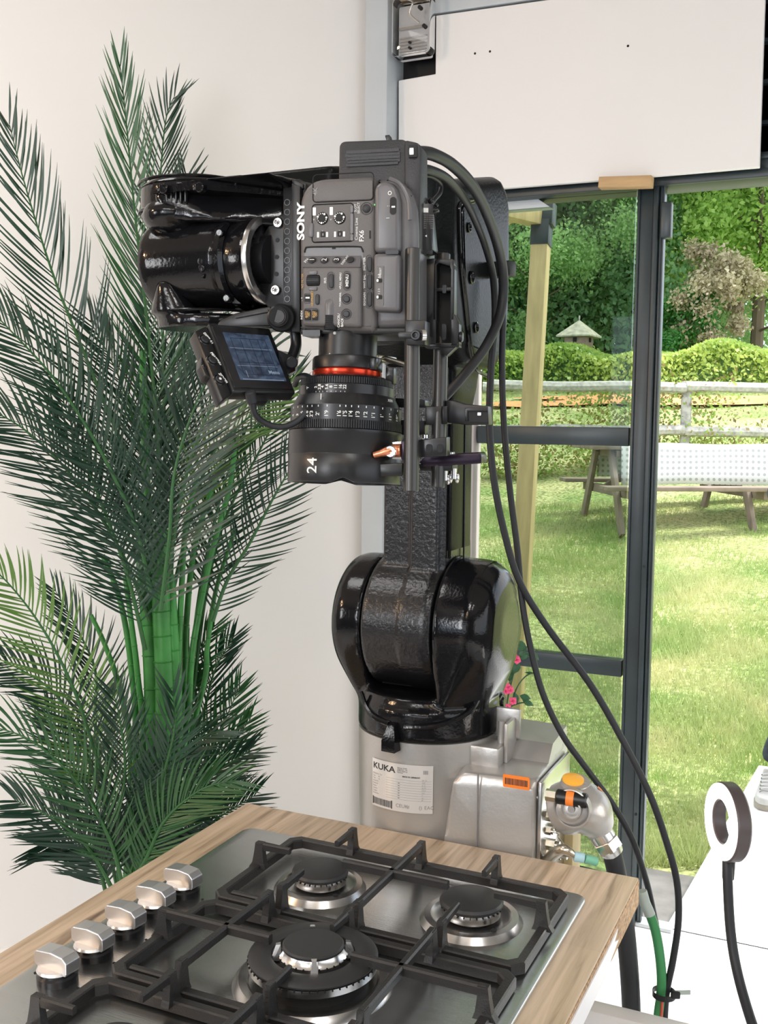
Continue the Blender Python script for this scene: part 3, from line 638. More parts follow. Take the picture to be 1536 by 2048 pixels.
part('pot', B().lathe([(0, .0), (.07, 0), (.09, .16), (.08, .16), (.075, .14), (0, .14)], Matrix.Translation((vb.x, vb.y, 0)), 24), 'pot', vt)
# ================================================================== COUNTER, WORKTOP, HOB
WX0, WX1, WY1, WY0, WZ = -.860, -.248, 1.357, -.35, .917
cab = thing('base_cabinet', (-.555, .6, 0), 'white kitchen island cabinet under the wooden worktop', 'cabinet')
part('carcass', B().box(((WX0+WX1)/2-.09, (WY0+WY1)/2-.14, .44), (WX1-WX0-.24, WY1-WY0-.34, .878), bev=.002), 'white', cab)
part('side_panel', B().box((WX1-.20, (WY0+WY1)/2-.14, .44), (.018, WY1-WY0-.34, .878), bev=.001), 'white', cab)
part('plinth_panel', B().box(((WX0+WX1)/2-.09, (WY0+WY1)/2-.14, .05), (WX1-WX0-.26, WY1-WY0-.38, .1)), 'pillar', cab)
wt = thing('worktop', ((WX0+WX1)/2, (WY0+WY1)/2, WZ-.038), 'rustic oak effect worktop carrying the gas hob', 'worktop')
part('slab', B().box(((WX0+WX1)/2, (WY0+WY1)/2, WZ-.019), (WX1-WX0, WY1-WY0, .038), bev=.0015), 'worktop', wt)
part('chipboard_edge', B().box((WX1+.0004, (WY0+WY1)/2, WZ-.0195), (.0012, WY1-WY0-.002, .034)), 'chip', wt)
# white edge band, torn at its far end
yt = 1.19; pe = [(yt+.03, -.008), (yt+.012, -.016), (yt+.035, -.024), (yt-.005, -.030), (yt-.02, -.0375), (WY0, -.0375), (WY0, -.004), (yt-.3, -.006), (yt-.01, -.009)]
part('edge_band', B().prism(pe, Matrix(((0, 0, 1, WX1+.0010), (1, 0, 0, 0), (0, 1, 0, WZ), (0, 0, 0, 1))), .0016), 'white', wt, sm=False)
# hob
HX0, HX1, HY1, HY0, HZ = -.800, -.293, 1.264, .580, WZ+.006
hb = thing('gas_hob', (-.546, .92, WZ), 'stainless steel five burner gas hob set into the worktop', 'hob')
hw, hl = HX1-HX0, HY1-HY0; hc = ((HX0+HX1)/2, (HY0+HY1)/2)
b = B(); b.prism(rrect(hw, hl, .018, 6, *hc), Matrix.Translation((0, 0, WZ)), .006, bev=.0025, seg=3); part('steel_plate', b, 'steel', hb)
def burner(x, y, rb, rcap, zc):
    b = B(); m = Matrix.Translation((x, y, HZ))
    b.lathe([(rb*1.02, .0), (rb, .0015), (rb*.93, .0075), (rb*.80, .0085), (rb*.74, .006), (rb*.55, .0055), (0, .0055)], m, 56)
    o = part('burner_base', b, 'dish', hb)
    b = B(); b.lathe([(rcap*.80, .004), (rcap*.80, zc*.33), (rcap*.96, zc*.36), (rcap*.98, zc*.78), (rcap*.9, zc*.8), (0, zc*.8)], m, 56); part('flame_ring', b, 'chrome', o)
    b = B()
    for k in range(30):
        a = k*2*PI/30; b.box((rcap*.975, 0, zc*.74), (.0035, .0012, .0022), m=m @ Matrix.Rotation(a, 4, 'Z'))
    part('flame_slot', b, 'dark', o)
    b = B(); b.lathe([(rcap*.62, -.0), (rcap*.62, .009)], m, 40); b.lathe([(rcap*.84, .006), (rcap*.84, zc*.34)], m, 40); part('dark_gap', b, 'dark', o)
    b = B(); b.lathe([(rcap*.93, zc*.8), (rcap*1.04, zc*.84), (rcap*1.05, zc*.95), (rcap*1.0, zc*1.07), (rcap*.92, zc*1.12), (0, zc*1.12)], m, 56); part('burner_cap', b, 'cap', o)
    b = B(); b.cyl((x+rb*.62, y-rb*.45, HZ+.004), (x+rb*.62, y-rb*.45, HZ+.0092), .0035, n=12); part('igniter', b, 'dark', o)
burner(-.404, 1.136, .061, .0365, .026); burner(-.608, 1.133, .058, .0345, .024)
burner(-.404, .730, .061, .0365, .026); burner(-.608, .730, .050, .026, .022)
# triple-crown burner
bx, by = -.508, .932; m = Matrix.Translation((bx, by, HZ))
o = part('wok_burner_base', B().lathe([(.086, 0), (.085, .002), (.079, .008), (.071, .0085), (.068, .005), (0, .005)], m, 72), 'dish', hb)
part('dark_gap', B().lathe([(.058, .004), (.060, .019), (.064, .021)], m, 64), 'dark', o)
part('outer_flame_ring', B().lathe([(.060, .019), (.0675, .0195), (.0690, .021), (.0690, .0285), (.066, .0295), (.060, .0295)], m, 96), 'chrome', o)
b = B()
for k in range(56): b.box((.0688, 0, .0282), (.0024, .0011, .0024), m=m @ Matrix.Rotation(k*2*PI/56, 4, 'Z'))
part('flame_slot', b, 'dark', o)
part('outer_cap', B().lathe([(.0655, .0290), (.0690, .0300), (.0690, .0315), (.0655, .0340), (.050, .0345), (.0445, .0335), (.0435, .030), (.0435, .024)], m, 96), 'cap', o)
part('recess', B().lathe([(.0436, .026), (.0, .026)], m, 48), 'dark', o)
part('inner_flame_ring', B().lathe([(.036, .024), (.037, .033), (.0345, .0350), (.0325, .040), (0, .040)], m, 64), 'alu', o)
b = B()
for k in range(28): b.cyl((.0372, 0, .0300), (.0374, 0, .0300), .0009, n=6) if 0 else b.box((.0356, 0, .0325), (.0036, .0016, .0024), m=m @ Matrix.Rotation(k*2*PI/28, 4, 'Z'))
part('inner_slot', b, 'dark', o)
for a in (30, 120, 210, 300):
    b = B(); mm = m @ Matrix.Rotation(math.radians(a), 4, 'Z'); b.hull([mm @ Vector(v) for v in ((.0335, -.0060, .028), (.0335, .0060, .028), (.0425, -.0055, .028), (.0425, .0055, .028), (.0345, -.0030, .0445), (.0345, .0030, .0445), (.0395, -.0022, .0440), (.0395, .0022, .0440), (.0435, -.004, .033), (.0435, .004, .033))])
    part('crown_tab', b, 'alu', o, sm=False)
part('inner_cap', B().lathe([(.0315, .0395), (.0330, .0405), (.0330, .0425), (.0310, .0440), (0, .0445)], m, 64), 'cap', o)
# knobs
for i, (kx, ky) in enumerate(((-.7555, .818), (-.7555, .875), (-.7560, .932), (-.7565, .989), (-.7560, 1.044))):
    m = Matrix.Translation((kx, ky, HZ)); b = B()
    o = part('knob', B().lathe([(0, .0), (.0215, 0), (.0215, .007), (.0195, .009), (.0195, .012), (0, .012)], m, 40), 'satin', hb)
    part('knob_skirt', B().lathe([(.0185, .0115), (.0215, .013), (.0200, .0155), (0, .0155)], m, 40), 'knob', o)
    # grip bar running across X with bevelled ends
    L, Wd, h0, h1 = .047, .020, .0135, .0325
    prof = [(-L/2, h0+.004), (-L/2+.006, h0), (L/2-.002, h0-.001), (L/2, h0+.002), (L/2, h1-.006), (L/2-.006, h1-.0005), (0, h1+.0012), (-L/2+.003, h1-.001), (-L/2, h1-.004)]
    b = B(); mk = m @ Matrix.Rotation(math.radians(-4+2*math.sin(i*3)), 4, 'Z') @ Matrix(((1, 0, 0, 0), (0, 0, -1, Wd/2), (0, 1, 0, 0), (0, 0, 0, 1))); b.prism(prof, mk, Wd, bev=.0009, seg=2)
    part('grip', b, 'knob', o, sm=False)
    b = B()
    for dx, dy in ((.032, -.004), (-.0, .0)): 
        if dx: b.cyl((kx+dx, ky+dy, HZ-.001), (kx+dx, ky+dy, HZ+.0004), .0016, n=8)
    part('dot_mark', b, 'dark', hb)
b = B(); b.cyl((-.7855, .818, HZ-.001), (-.7855, .818, HZ+.0004), .0022, n=8); part('dot_mark', b, 'dark', hb)
# pan supports: frames, legs, prongs
GT = HZ+.0425
def bar(b, p, q, w=.0085, h=.0085, taper=1.0):
    p = Vector(p); q = Vector(q); d = q-p; L = d.length; m = xf(p, x=d, z=ZV if abs(d.normalized().z) < .9 else Vector((0, 1, 0)))
    w2 = w*taper; t = bmesh.new()
    pr = lambda x, w, h: [(x, -w/2, 0), (x, -w*.42, -h), (x, w*.42, -h), (x, w/2, 0), (x, w*.28, h*.22), (x, -w*.28, h*.22)]
    vs = [m @ Vector(v) for v in pr(0, w, h)+pr(L, w2, h*taper)]
    b.add(vs, [(0, 1, 2, 3, 4, 5), (11, 10, 9, 8, 7, 6)]+[(k, (k+1) % 6, (k+1) % 6+6, k+6) for k in range(6)]); return b
def leg(b, x, y, dx, dy):
    """leg rising at frame point, wide foot; prong direction (dx,dy)"""
    vs = []
    for z, w0, w1, t in ((HZ+.010, -.012, .013, .0050), (HZ+.017, -.007, .0105, .0045), (GT-.010, -.004, .0085, .0042), (GT+.0015, -.0025, .0085, .0040)):
        for u, s_ in ((w0, -t), (w1, -t), (w1, t), (w0, t)): vs.append((x+dx*u-dy*s_, y+dy*u+dx*s_, z))
    fs = [(0, 3, 2, 1), (12, 13, 14, 15)]
    for k in range(3):
        for q in range(4): fs.append((k*4+q, k*4+(q+1) % 4, k*4+4+(q+1) % 4, k*4+4+q))
    b.add(vs, fs)
def frame(b, x0, x1, y0, y1, ch=.012):
    z0, z1 = HZ+.003, HZ+.0145; w = .0115
    def ring(o_, c): return [(x0+o_+c, y0+o_), (x1-o_-c, y0+o_), (x1-o_, y0+o_+c), (x1-o_, y1-o_-c), (x1-o_-c, y1-o_), (x0+o_+c, y1-o_), (x0+o_, y1-o_-c), (x0+o_, y0+o_+c)]
    A_ = ring(0, ch); C_ = ring(w, ch*.8); A2 = ring(.0015, ch); C2 = ring(w-.0015, ch*.8)
    vs = [(x, y, z0) for x, y in A_]+[(x, y, z1-.001) for x, y in A_]+[(x, y, z1+.0005) for x, y in A2]+[(x, y, z1+.0005) for x, y in C2]+[(x, y, z1-.001) for x, y in C_]+[(x, y, z0) for x, y in C_]
    fs = []
    for r in range(6):
        for k in range(8): fs.append((r*8+k, r*8+(k+1) % 8, ((r+1) % 6)*8+(k+1) % 8, ((r+1) % 6)*8+k))
    b.add(vs, fs)
def grate(y0, y1, cy, far):
    o = thing('pan_support', (-.508, cy, HZ), None, 'pan support', 'cast iron pan supports on the hob')
    b = B(); x0, x1 = -.706, -.308; frame(b, x0, x1, y0, y1); fr_ = part('frame', b, 'iron', o, sm=False)
    xs = (-.609, -.508, -.404); yf, yn = y1-.006, y0+.006
    xa, xb = x0+.006, x1-.006
    def prong(x, y, dx, dy, L):
        b = B(); leg(b, x, y, dx, dy); bar(b, (x-dx*.002, y-dy*.002, GT), (x+dx*L, y+dy*L, GT), taper=.75); part('prong', b, 'iron', o, sm=False)
    def bridge(p, q, la, lb):
        b = B(); d = (Vector(q)-Vector(p)).normalized(); bar(b, (*p, GT), (*q, GT))
        if la: leg(b, p[0], p[1], d.x, d.y)
        if lb: leg(b, q[0], q[1], -d.x, -d.y)
        return b
    if far != 0:
        for x in (xs[0], xs[2]): prong(x, yf, 0, -1, .050); prong(x, yn, 0, 1, .052)
        part('cross_bar', bridge((xs[1], yf), (xs[1], yn), 1, 1), 'iron', o, sm=False)
        part('cross_bar', bar(B(), (-.575, cy, GT), (-.433, cy, GT)), 'iron', o, sm=False)
        prong(xa, cy, 1, 0, .048); prong(xb, cy, -1, 0, .060)
    else:
        for x in (-.613, -.406): part('cross_bar', bridge((x, yf), (x, yn), 1, 1), 'iron', o, sm=False)
        prong(xs[1], yf, 0, -1, .042); prong(xs[1], yn, 0, 1, .042)
        b = B(); leg(b, xa, cy-.004, 1, 0); bar(b, (xa, cy-.004, GT), (-.557, cy-.004, GT)); part('prong', b, 'iron', o, sm=False)
        b = B(); leg(b, xb, cy+.002, -1, 0); bar(b, (xb, cy+.002, GT), (-.462, cy+.002, GT)); part('prong', b, 'iron', o, sm=False)
    # inner reinforcing rails near long sides
    b = B(); bar(b, (x0+.02, y0+.020, HZ+.0135), (-.64, y0+.020, HZ+.0135), h=.007); part('lug', b, 'iron', o)
    return o
g1 = grate(1.030, 1.236, 1.133, 1); g1['label'] = 'black cast iron pan support over the two far burners'
g2 = grate(.834, 1.023, .930, 0); g2['label'] = 'black cast iron pan support around the large middle burner'
g3 = grate(.628, .827, .728, -1); g3['label'] = 'black cast iron pan support at the bottom edge, nearest the viewer'
# ---- white steel rail frame beyond the worktop
RZ = .70; ra = onz(1120, 1985, RZ)
dk = thing('steel_desk_frame', (ra.x+.3, ra.y-.2, 0), 'white square steel frame beside the counter at the bottom of the picture', 'frame')
b = B(); b.box((ra.x+.33, ra.y-.012, RZ-.02), (.70, .03, .04), bev=.002); part('rail', b, 'whitem', dk)
q = onz(1172, 2005, RZ)
b = B(); b.box((q.x, ra.y-.012, RZ-.02), (.004, .034, .044)); part('joint_sleeve', b, 'pillar', dk)
for x in (ra.x+.02, ra.x+.665):
    for y in (ra.y-.012, ra.y-.5): part('leg', B().box((x, y, (RZ-.04)/2), (.03, .03, RZ-.04), bev=.002), 'whitem', dk)
part('rail', B().box((ra.x+.33, ra.y-.5, RZ-.02), (.70, .03, .04), bev=.002), 'whitem', dk)
for x in (ra.x+.02, ra.x+.665): part('side_rail', B().box((x, ra.y-.256, RZ-.02), (.03, .46, .04), bev=.002), 'whitem', dk)
part('wood_packer', B().box((q.x-.005, ra.y+.012, RZ+.003), (.025, .02, .010)), 'shim', dk)
# ---- ring light on gooseneck
rc = P(1443, 1643, 1.34); rn = (R0*-.995-F0*.10+ZV*.03).normalized()
rl = thing('ring_light', rc-Vector((0, 0, .06)), 'small round LED ring light glowing white on a black gooseneck', 'light')
m = xf(rc, z=rn)
part('housing', B().lathe([(.0285, .0), (.0485, .0), (.0500, -.002), (.0500, -.016), (.0480, -.0185), (.0285, -.0185), (.0270, -.016), (.0270, -.0015), (.0285, 0)], m, 64), 'ringbody', rl)
part('led_ring', B().lathe([(.0290, .0005), (.0480, .0005), (.0480, .0022), (.0290, .0022), (.0290, .0005)], m, 64), 'led', rl)
gp = [rc-rn*.012+ZV*-.050, P(1455, 1745, 1.34), P(1461, 1860, 1.33), P(1476, 1950, 1.31), P(1505, 2050, 1.27), P(1530, 2110, 1.24)]
b = B(); b.tube(gp, .0063, n=14); part('gooseneck', b, 'rubber', rl)
part('collar', B().cyl(gp[0]+ZV*.002, gp[0]-ZV*.026, .0085, .0075, n=20), 'rubber', rl)
b = B(); b.box(gp[-1]-ZV*.03, (.05, .04, .07), bev=.005); part('clamp', b, 'rubber', rl)
# ================================================================== ROBOT ARM (floor pedestal, base, turntable, link arm, forearm, wrist)
RO = P(858, 1480, 1.62); RO = Vector((RO.x, RO.y, 0)); TR_ = Matrix.Translation(RO)
def rz(py, d=1.62): return P(858, py, d).z
ZT = 1.052               # turntable underside
ZA = rz(1238)            # shoulder axis
def L3(x, y, z): return Vector((RO.x+x, RO.y+y, z))
rob = thing('industrial_robot', (RO.x, RO.y, .82), 'glossy black six axis industrial robot arm on a silver base behind the counter', 'robot')
ped = thing('robot_pedestal', (RO.x, RO.y, 0), 'white pedestal carrying the robot behind the counter', 'pedestal')
part('column', B().box((RO.x+.06, RO.y+.02, .40), (.24, .22, .80), bev=.01), 'whitem', ped)
part('top_plate', B().box((RO.x+.05, RO.y+.02, .81), (.30, .24, .02), bev=.003), 'alu', ped)
# silver base
b = B(); b.lathe([(0, .82), (.104, .82), (.1065, .84), (.1095, ZT-.02), (.1095, ZT-.001), (0, ZT-.001)], TR_, 64)
base = part('base', b, 'silver', rob)
b = B(); b.hull([L3(x, y, z) for x, y, z in ((.055, -.106, .82), (.20, -.100, .82), (.20, .075, .82), (.02, .09, .82), (.078, -.100, 1.000), (.092, -.094, 1.016), (.198, -.088, 1.006), (.198, -.080, 1.018), (.05, .08, 1.03), (.198, .07, 1.03))])
body = cast('connector_housing', b, 'silver', rob, .0035, 3)
b = B(); b.hull([L3(x, y, z) for x, y, z in ((.075, -.035, 1.0), (.198, -.045, 1.0), (.075, .09, 1.0), (.198, .085, 1.0), (.10, .005, 1.045), (.196, .005, 1.045), (.10, .088, 1.052), (.196, .082, 1.052))])
part('rear_cover', b, 'silver', rob, sm=False)
part('housing_seam', B().box(L3(.118, -.1035, .92), (.0014, .004, .20), m=None), 'greyprint', rob)
b = B(); b.box(L3(.112, -.040, 1.025), (.046, .045, .045), bev=.004); b.box(L3(.138, -.02, 1.050), (.007, .045, .06), bev=.003); b.box(L3(.125, .0, 1.07), (.045, .008, .045), bev=.003); b.cyl(L3(.128, -.03, 1.01), L3(.128, -.03, 1.08), .006, n=12)
part('stop_block', b, 'silver', rob)
b = B()
for zz in (.835, .9, .99):
    b.cyl(L3(.2035, -.075, zz), L3(.1980, -.075, zz), .0045, n=8)
part('socket_screw', b, 'chrome', rob)
# end plate with fittings
b = B(); b.box(L3(.2025, -.005, .92), (.006, .155, .19), bev=.002); part('connector_plate', b, 'alu', rob)
for i, (dy, zz, r, Ln) in enumerate(((-.050, .957, .0085, .035), (-.050, .915, .0080, .03), (-.045, .900, .0075, .045), (-.052, .935, .006, .018), (-.020, .93, .006, .03), (-.05, .875, .0085, .03), (-.03, .86, .0075, .05))):
    b = B(); p = L3(.2035, dy, zz); q = p+Vector((Ln, 0, 0)); b.cyl(p, p+Vector((Ln*.5, 0, 0)), r, n=6); b.cyl(p+Vector((Ln*.45, 0, 0)), p+Vector((Ln*.7, 0, 0)), r*.75, n=16); b.cyl(p+Vector((Ln*.65, 0, 0)), q, r*.3, n=10); b.ball(q, r*.42, n=8)
    part('pneumatic_fitting', b, 'brass', rob)
b = B(); b.tube([L3(.22, -.045, .955), L3(.232, -.047, .945), L3(.222, -.05, .93), L3(.232, -.05, .915), L3(.224, -.05, .90)], .0012, n=6); part('retaining_chain', b, 'brass', rob)
# black plug with orange ring
p = P(1112, 1592, 1.43); dx_ = (P(1174, 1602, 1.415)-p).normalized()
o = part('service_plug', B().cyl(p, p+dx_*.043, .0102, n=28, bev=.002), 'matte', rob, label='black cylindrical plug with an orange ring')
part('plug_ring', B().cyl(p+dx_*.0145, p+dx_*.0255, .0107, n=28, bev=.0006), 'orange', o)
part('plug_nut', B().cyl(p-dx_*.014, p+dx_*.001, .0085, n=6), 'brass', o)
# silver elbow connector and gland
c0 = P(1122, 1618, 1.47); ec = [c0, P(1150, 1614, 1.455), P(1176, 1624, 1.45), P(1194, 1648, 1.45), P(1202, 1664, 1.45)]
b = B(); b.tube(ec, .03, n=28, sub=6, radii=[.036, .038, .036, .026, .017]); b.ball(P(1160, 1612, 1.455), .037, (1, .9, 1), n=24); b.tube([P(1172, 1630, 1.45), P(1192, 1656, 1.45), P(1206, 1676, 1.45)], .0165, n=20)
eb = cast('elbow_connector', b, 'silver', rob, .0025, 6, label='rounded silver elbow cable connector')
nrm = (-FW*.86-R0*.50).normalized()
m = xf(P(1143, 1618, 1.452-.033), z=nrm)
b = B(); b.lathe([(.026, -.010), (.0265, .0005), (.0250, .0010), (.0240, -.001)], m, 40); b.lathe([(.014, -.01), (.0145, .003), (.0125, .0035), (.0120, -.002)], m, 32); b.lathe([(.0, .002), (.005, .002), (.005, -.004)], m, 12)
part('connector_relief', b, 'silver', eb)
m = xf(P(1146, 1562, 1.452), z=(U0*.95-F0*.3+R0*.02))
o = part('amber_cap_rim', B().lathe([(0, -.004), (.0215, -.004), (.0200, .0015), (0, .0015)], m @ Matrix.Translation((.004, 0, 0)), 32), 'silver', eb)
part('amber_cap', B().lathe([(.0155, 0), (.0150, .004), (.011, .006), (0, .0064)], m, 32), 'amber', eb)
# orange sticker on the elbow
vs = []; cc = P(1160, 1612, 1.455)
b = B()
for k in range(7):
    for q in range(2):
        a = math.radians(52-62*k/6); rr = .0440; s_ = (R0*math.cos(a)+ZV*math.sin(a)); off = -F0*(.004+.014*q)
        vs.append(cc+(s_*.0432+off*.6).normalized()*.0385)
b.add(vs, [(2*k, 2*k+1, 2*k+3, 2*k+2) for k in range(6)]); part('curved_sticker', b, 'orange', eb)
g0 = P(1200, 1664, 1.45); g1_ = P(1225, 1704, 1.45); gd = (g1_-g0).normalized()
o = part('gland_body', B().cyl(g0-gd*.004, g0+gd*.012, .0175, n=28, bev=.001), 'alu', eb)
part('gland_nut', B().cyl(g0+gd*.012, g0+gd*.028, .0195, n=6, bev=.001), 'chrome', o, sm=False)
part('gland_dome', B().cyl(g0+gd*.026, g0+gd*.036, .0175, .0145, n=28), 'alu', o)
GL = g0+gd*.034
# air hose stub with blue/green quick couplings
hz_ = [L3(.205, -.03, .86), P(1150, 1708, 1.45), P(1170, 1718, 1.44)]
b = B(); b.tube([L3(.19, -.045, .865), P(1120, 1700, 1.44), P(1150, 1712, 1.43)], .008, n=12, radii=[.010, .008, .004]); part('air_fitting', b, 'brass', rob)
part('blue_coupling', B().cyl(P(1148, 1713, 1.43), P(1168, 1716, 1.43), .0068, n=16, bev=.001), mat('pale_blue_plastic', (.35, .55, .62), .4), rob, label='pale blue hose coupling')
part('green_coupling', B().cyl(P(1170, 1717, 1.43), P(1195, 1724, 1.43), .0062, n=16, bev=.001), mat('pale_green_plastic', (.16, .42, .30), .4), rob, label='pale green hose coupling')
part('timber_support', B().box(P(1131, 1708, 1.62), (.035, .05, .12), bev=.002), 'timber', ped)
# name plate curved on the silver cylinder
def plate():
    r = .1107; a0 = math.atan2(*reversed(((hit_cyl(745, 1575) - RO).x, (hit_cyl(745, 1575)-RO).y))); return a0
def hit_cyl(px, py, r=.1102):
    v = ray(px, py); o = CP-RO; a = v.x**2+v.y**2; bq = 2*(o.x*v.x+o.y*v.y); c = o.x**2+o.y**2-r*r; t = (-bq-math.sqrt(max(0, bq*bq-4*a*c)))/(2*a); return CP+v*t
def ang(px, py): q = hit_cyl(px, py)-RO; return math.atan2(q.y, q.x)
a0, a1 = ang(745, 1570), ang(866, 1570); z1 = hit_cyl(745, 1514).z; z0 = hit_cyl(745, 1608).z; zr1 = hit_cyl(866, 1532).z; zr0 = hit_cyl(866, 1628).z
RP = .1104
def cylp(u, v, r=RP):
    """label uv -> world on the base cylinder"""
    a = a0+(a1-a0)*u; zb = z0+(zr0-z0)*u; zt_ = z1+(zr1-z1)*u; return L3(r*math.cos(a), r*math.sin(a), zb+(zt_-zb)*v)
def cyl_quad(b, u0, v0, u1, v1, r, n=8):
    vs = []; 
    for k in range(n+1):
        u = u0+(u1-u0)*k/n; vs += [cylp(u, v0, r), cylp(u, v1, r)]
    b.add(vs, [(2*k, 2*k+2, 2*k+3, 2*k+1) for k in range(n)])
b = B(); cyl_quad(b, 0, 0, 1, 1, RP, 16); np_ = part('name_plate', b, 'label', rob, label='silver printed type plate')
def wraptext(body, u, v, h, mt, nm='lettering', bold=0, sx=1.0):
    """flat text bent onto the plate; h = height in plate units"""
    W_ = (cylp(0, .5)-cylp(1, .5)).length*1.04; H_ = (cylp(.5, 1)-cylp(.5, 0)).length
    c = bpy.data.curves.new('t', 'FONT'); c.body = body; c.size = h*H_*1.4; c.offset = bold; c.resolution_u = 3; o = bpy.data.objects.new('t', c); COL.objects.link(o)
    me = bpy.data.meshes.new_from_object(o.evaluated_get(bpy.context.evaluated_depsgraph_get())); bpy.data.objects.remove(o)
    for vt_ in me.vertices:
        x, y = vt_.co.x*sx, vt_.co.y; vt_.co = cylp(u+x/W_, v+y/H_, RP+.0002)
    me.materials.clear(); me.name = nm; return link_mesh(nm, me, mt, np_)
wraptext('KUKA', .02, .80, .125, 'blackprint', 'logo', bold=.0003, sx=1.25)
for k, t_ in enumerate(('Roboter GmbH', 'Zugspitzstr. 140', '86165 Augsburg', 'Germany')): wraptext(t_, .47, .905-k*.032, .024, 'blackprint')
wraptext('MADE IN GERMANY', .55, .73, .030, 'blackprint', bold=.0001)
rows = ['Manipulator Typ', 'Type       KR', 'Type       CR', 'Artikel-Nr', 'Serien-Nr', 'Baujahr', 'Gewicht', 'Traglast', 'Reichweite']
b = B()
for k, t_ in enumerate(rows):
    v = .68-k*.052; wraptext(t_, .02, v, .028, 'greyprint'); wraptext(('KR 10', '0.00', '# 12', 'kg 54', 'A 8.7', 'mm', 'V', 'kg', 'IP')[k], .84, v, .028, 'greyprint'); cyl_quad(b, .28, v-.010, .98, v-.006, RP+.00015, 8)
    if k > 1: cyl_quad(b, .48, v+.012, .51, v+.030, RP+.00015, 1)
part('rule_line', b, 'greyprint', np_)
b = B(); u = .02
while u < .38:
    w_ = .004+.010*random.random(); cyl_quad(b, u, .045, min(u+w_, .385), .185 if u > .03 and u < .36 else .20, RP+.00015, 1); u += w_+.006
cyl_quad(b, .015, .03, .032, .20, RP+.00015, 1); cyl_quad(b, .375, .03, .392, .20, RP+.00015, 1); part('barcode', b, 'blackprint', np_)
for u_, t_ in ((.45, 'CE'), (.54, 'UK'), (.62, '#'), (.80, '()'), (.88, 'EAC')): wraptext(t_, u_, .09, .075, 'greyprint')
b = B(); [cyl_quad(b, .86+.018*k, .82, .872+.018*k, .90, RP+.00015, 1) for k in range(4)]; part('stamp', b, 'greyprint', np_)
# orange barcode sticker on housing
yS = RO.y-.1045
q0, q1 = ony(1010, 1547, RO.y-.094), ony(1062, 1575, RO.y-.094)
mS = xf(((q0.x+q1.x)/2, RO.y-.1010, (q0.z+q1.z)/2), x=(1, .028, 0), y=(0, -.06, 1)); sw, sh = abs(q1.x-q0.x), .0185
so = part('orange_sticker', B().prism(rrect(sw, sh, .002), mS, .0012), 'orange', rob)
b = B(); x = -sw*.42
while x < sw*.42: w_ = .0006+.0012*random.random(); b.box((x+w_/2, .0, .0014), (w_, sh*.5, .0002), m=mS); x += w_+.0008
part('barcode', b, 'blackprint', so)
# ---------------- turntable and yoke
b = B(); b.cyl(L3(0, 0, ZT), L3(0, 0, ZT+.045), .1108, n=64); b.cyl(L3(0, 0, ZT+.04), L3(0, 0, ZT+.062), .1080, .1000, n=64)
def xdisc(x0, x1, y, z, r0, r1=None, n=48):
    r1 = r0 if r1 is None else r1; return [L3(x, y+r*math.cos(2*PI*k/n), z+r*math.sin(2*PI*k/n)) for x, r in ((x0, r0), (x1, r1)) for k in range(n)]
RC = .100
b.hull(xdisc(-.137, -.128, 0, ZA, .062, .086)+xdisc(-.120, -.108, 0, ZA, .096, RC)+xdisc(-.108, -.0735, 0, ZA, RC, RC)+[L3(x, y, ZT+.045) for x in (-.102, -.078) for y in (-.05, .05)])
b.hull(xdisc(.0405, .092, 0, ZA, RC+.003, RC+.001)+xdisc(.104, .116, 0, ZA, .095, .086)+xdisc(.124, .129, 0, ZA, .070, .045)+[L3(x, y, ZT+.04) for x, y in ((.050, -.090), (.100, -.045), (.100, .05), (.050, .09))])
b.hull([L3(x, y, z) for x in (-.095, .09) for y, z in ((.06, ZT+.04), (.095, ZT+.04), (.075, ZA-.06), (.095, ZA-.05))])
yoke = cast('shoulder_yoke', b, 'gloss', rob, .0035, 10)
# raised casting rim running from the right cheek round the turntable to the front pointer
def rimpts(l): return [hit_cyl(px, py, .1125) for px, py in l]
b = B(); b.tube(rimpts(((955, 1400), (940, 1422), (905, 1442), (860, 1453), (808, 1455))), .0040, n=8); b.tube(rimpts(((722, 1385), (733, 1415), (750, 1435), (778, 1448))), .0040, n=8); part('casting_rim', b, 'gloss', rob)
a = ang(788, 1475); b = B(); pm = xf(L3(.110*math.cos(a), .110*math.sin(a), ZT), z=ZV, y=(math.cos(a), math.sin(a), 0)); b.hull([pm @ Vector(v) for v in ((-.011, 0, -.012), (.011, 0, -.012), (-.011, .018, -.012), (.011, .018, -.012), (-.006, 0, .028), (.006, 0, .028), (-.011, .018, .004), (.011, .018, .004), (-.005, .010, .026), (.005, .010, .026))]); part('axis_pointer', b, 'gloss', rob)
# right hand cover disc seam + knob screw
b = B(); b.lathe([(.0975, 0), (.0995, .0012), (.0985, .003)], xf(L3(.096, 0, ZA), z=(1, 0, 0)), 64); b.lathe([(.1025, 0), (.1040, .001), (.1025, .003)], xf(L3(.044, 0, ZA), z=(1, 0, 0)), 64); part('cover_seam', b, 'gloss', rob)
kp = P(992, 1403, 1.60); b = B(); b.cyl(kp-R0*.012+F0*.01, kp+R0*.010-F0*.004, .013, .0155, n=24, bev=.003); b.cyl(kp+R0*.008, kp+R0*.013-F0*.002, .009, n=20, bev=.002); b.box(kp+R0*.002+ZV*.012, (.008, .008, .008), bev=.002); part('bumper_knob', b, 'gloss', rob)
# inner recess brace between the cheeks
b = B(); b.hull([L3(x, y, z) for x in (-.060, .050) for y, z in ((-.045, ZT+.066), (.04, ZT+.066), (.04, ZT+.105), (-.01, ZT+.105), (-.045, ZT+.080))]); part('recess_cover', b, 'gloss', rob, sm=False)
b = B(); [b.cyl(L3(x, -.0465, ZT+.074), L3(x, -.044, ZT+.074), .003, n=8) for x in (0, .035)]; part('recess_screw', b, 'dark', rob)
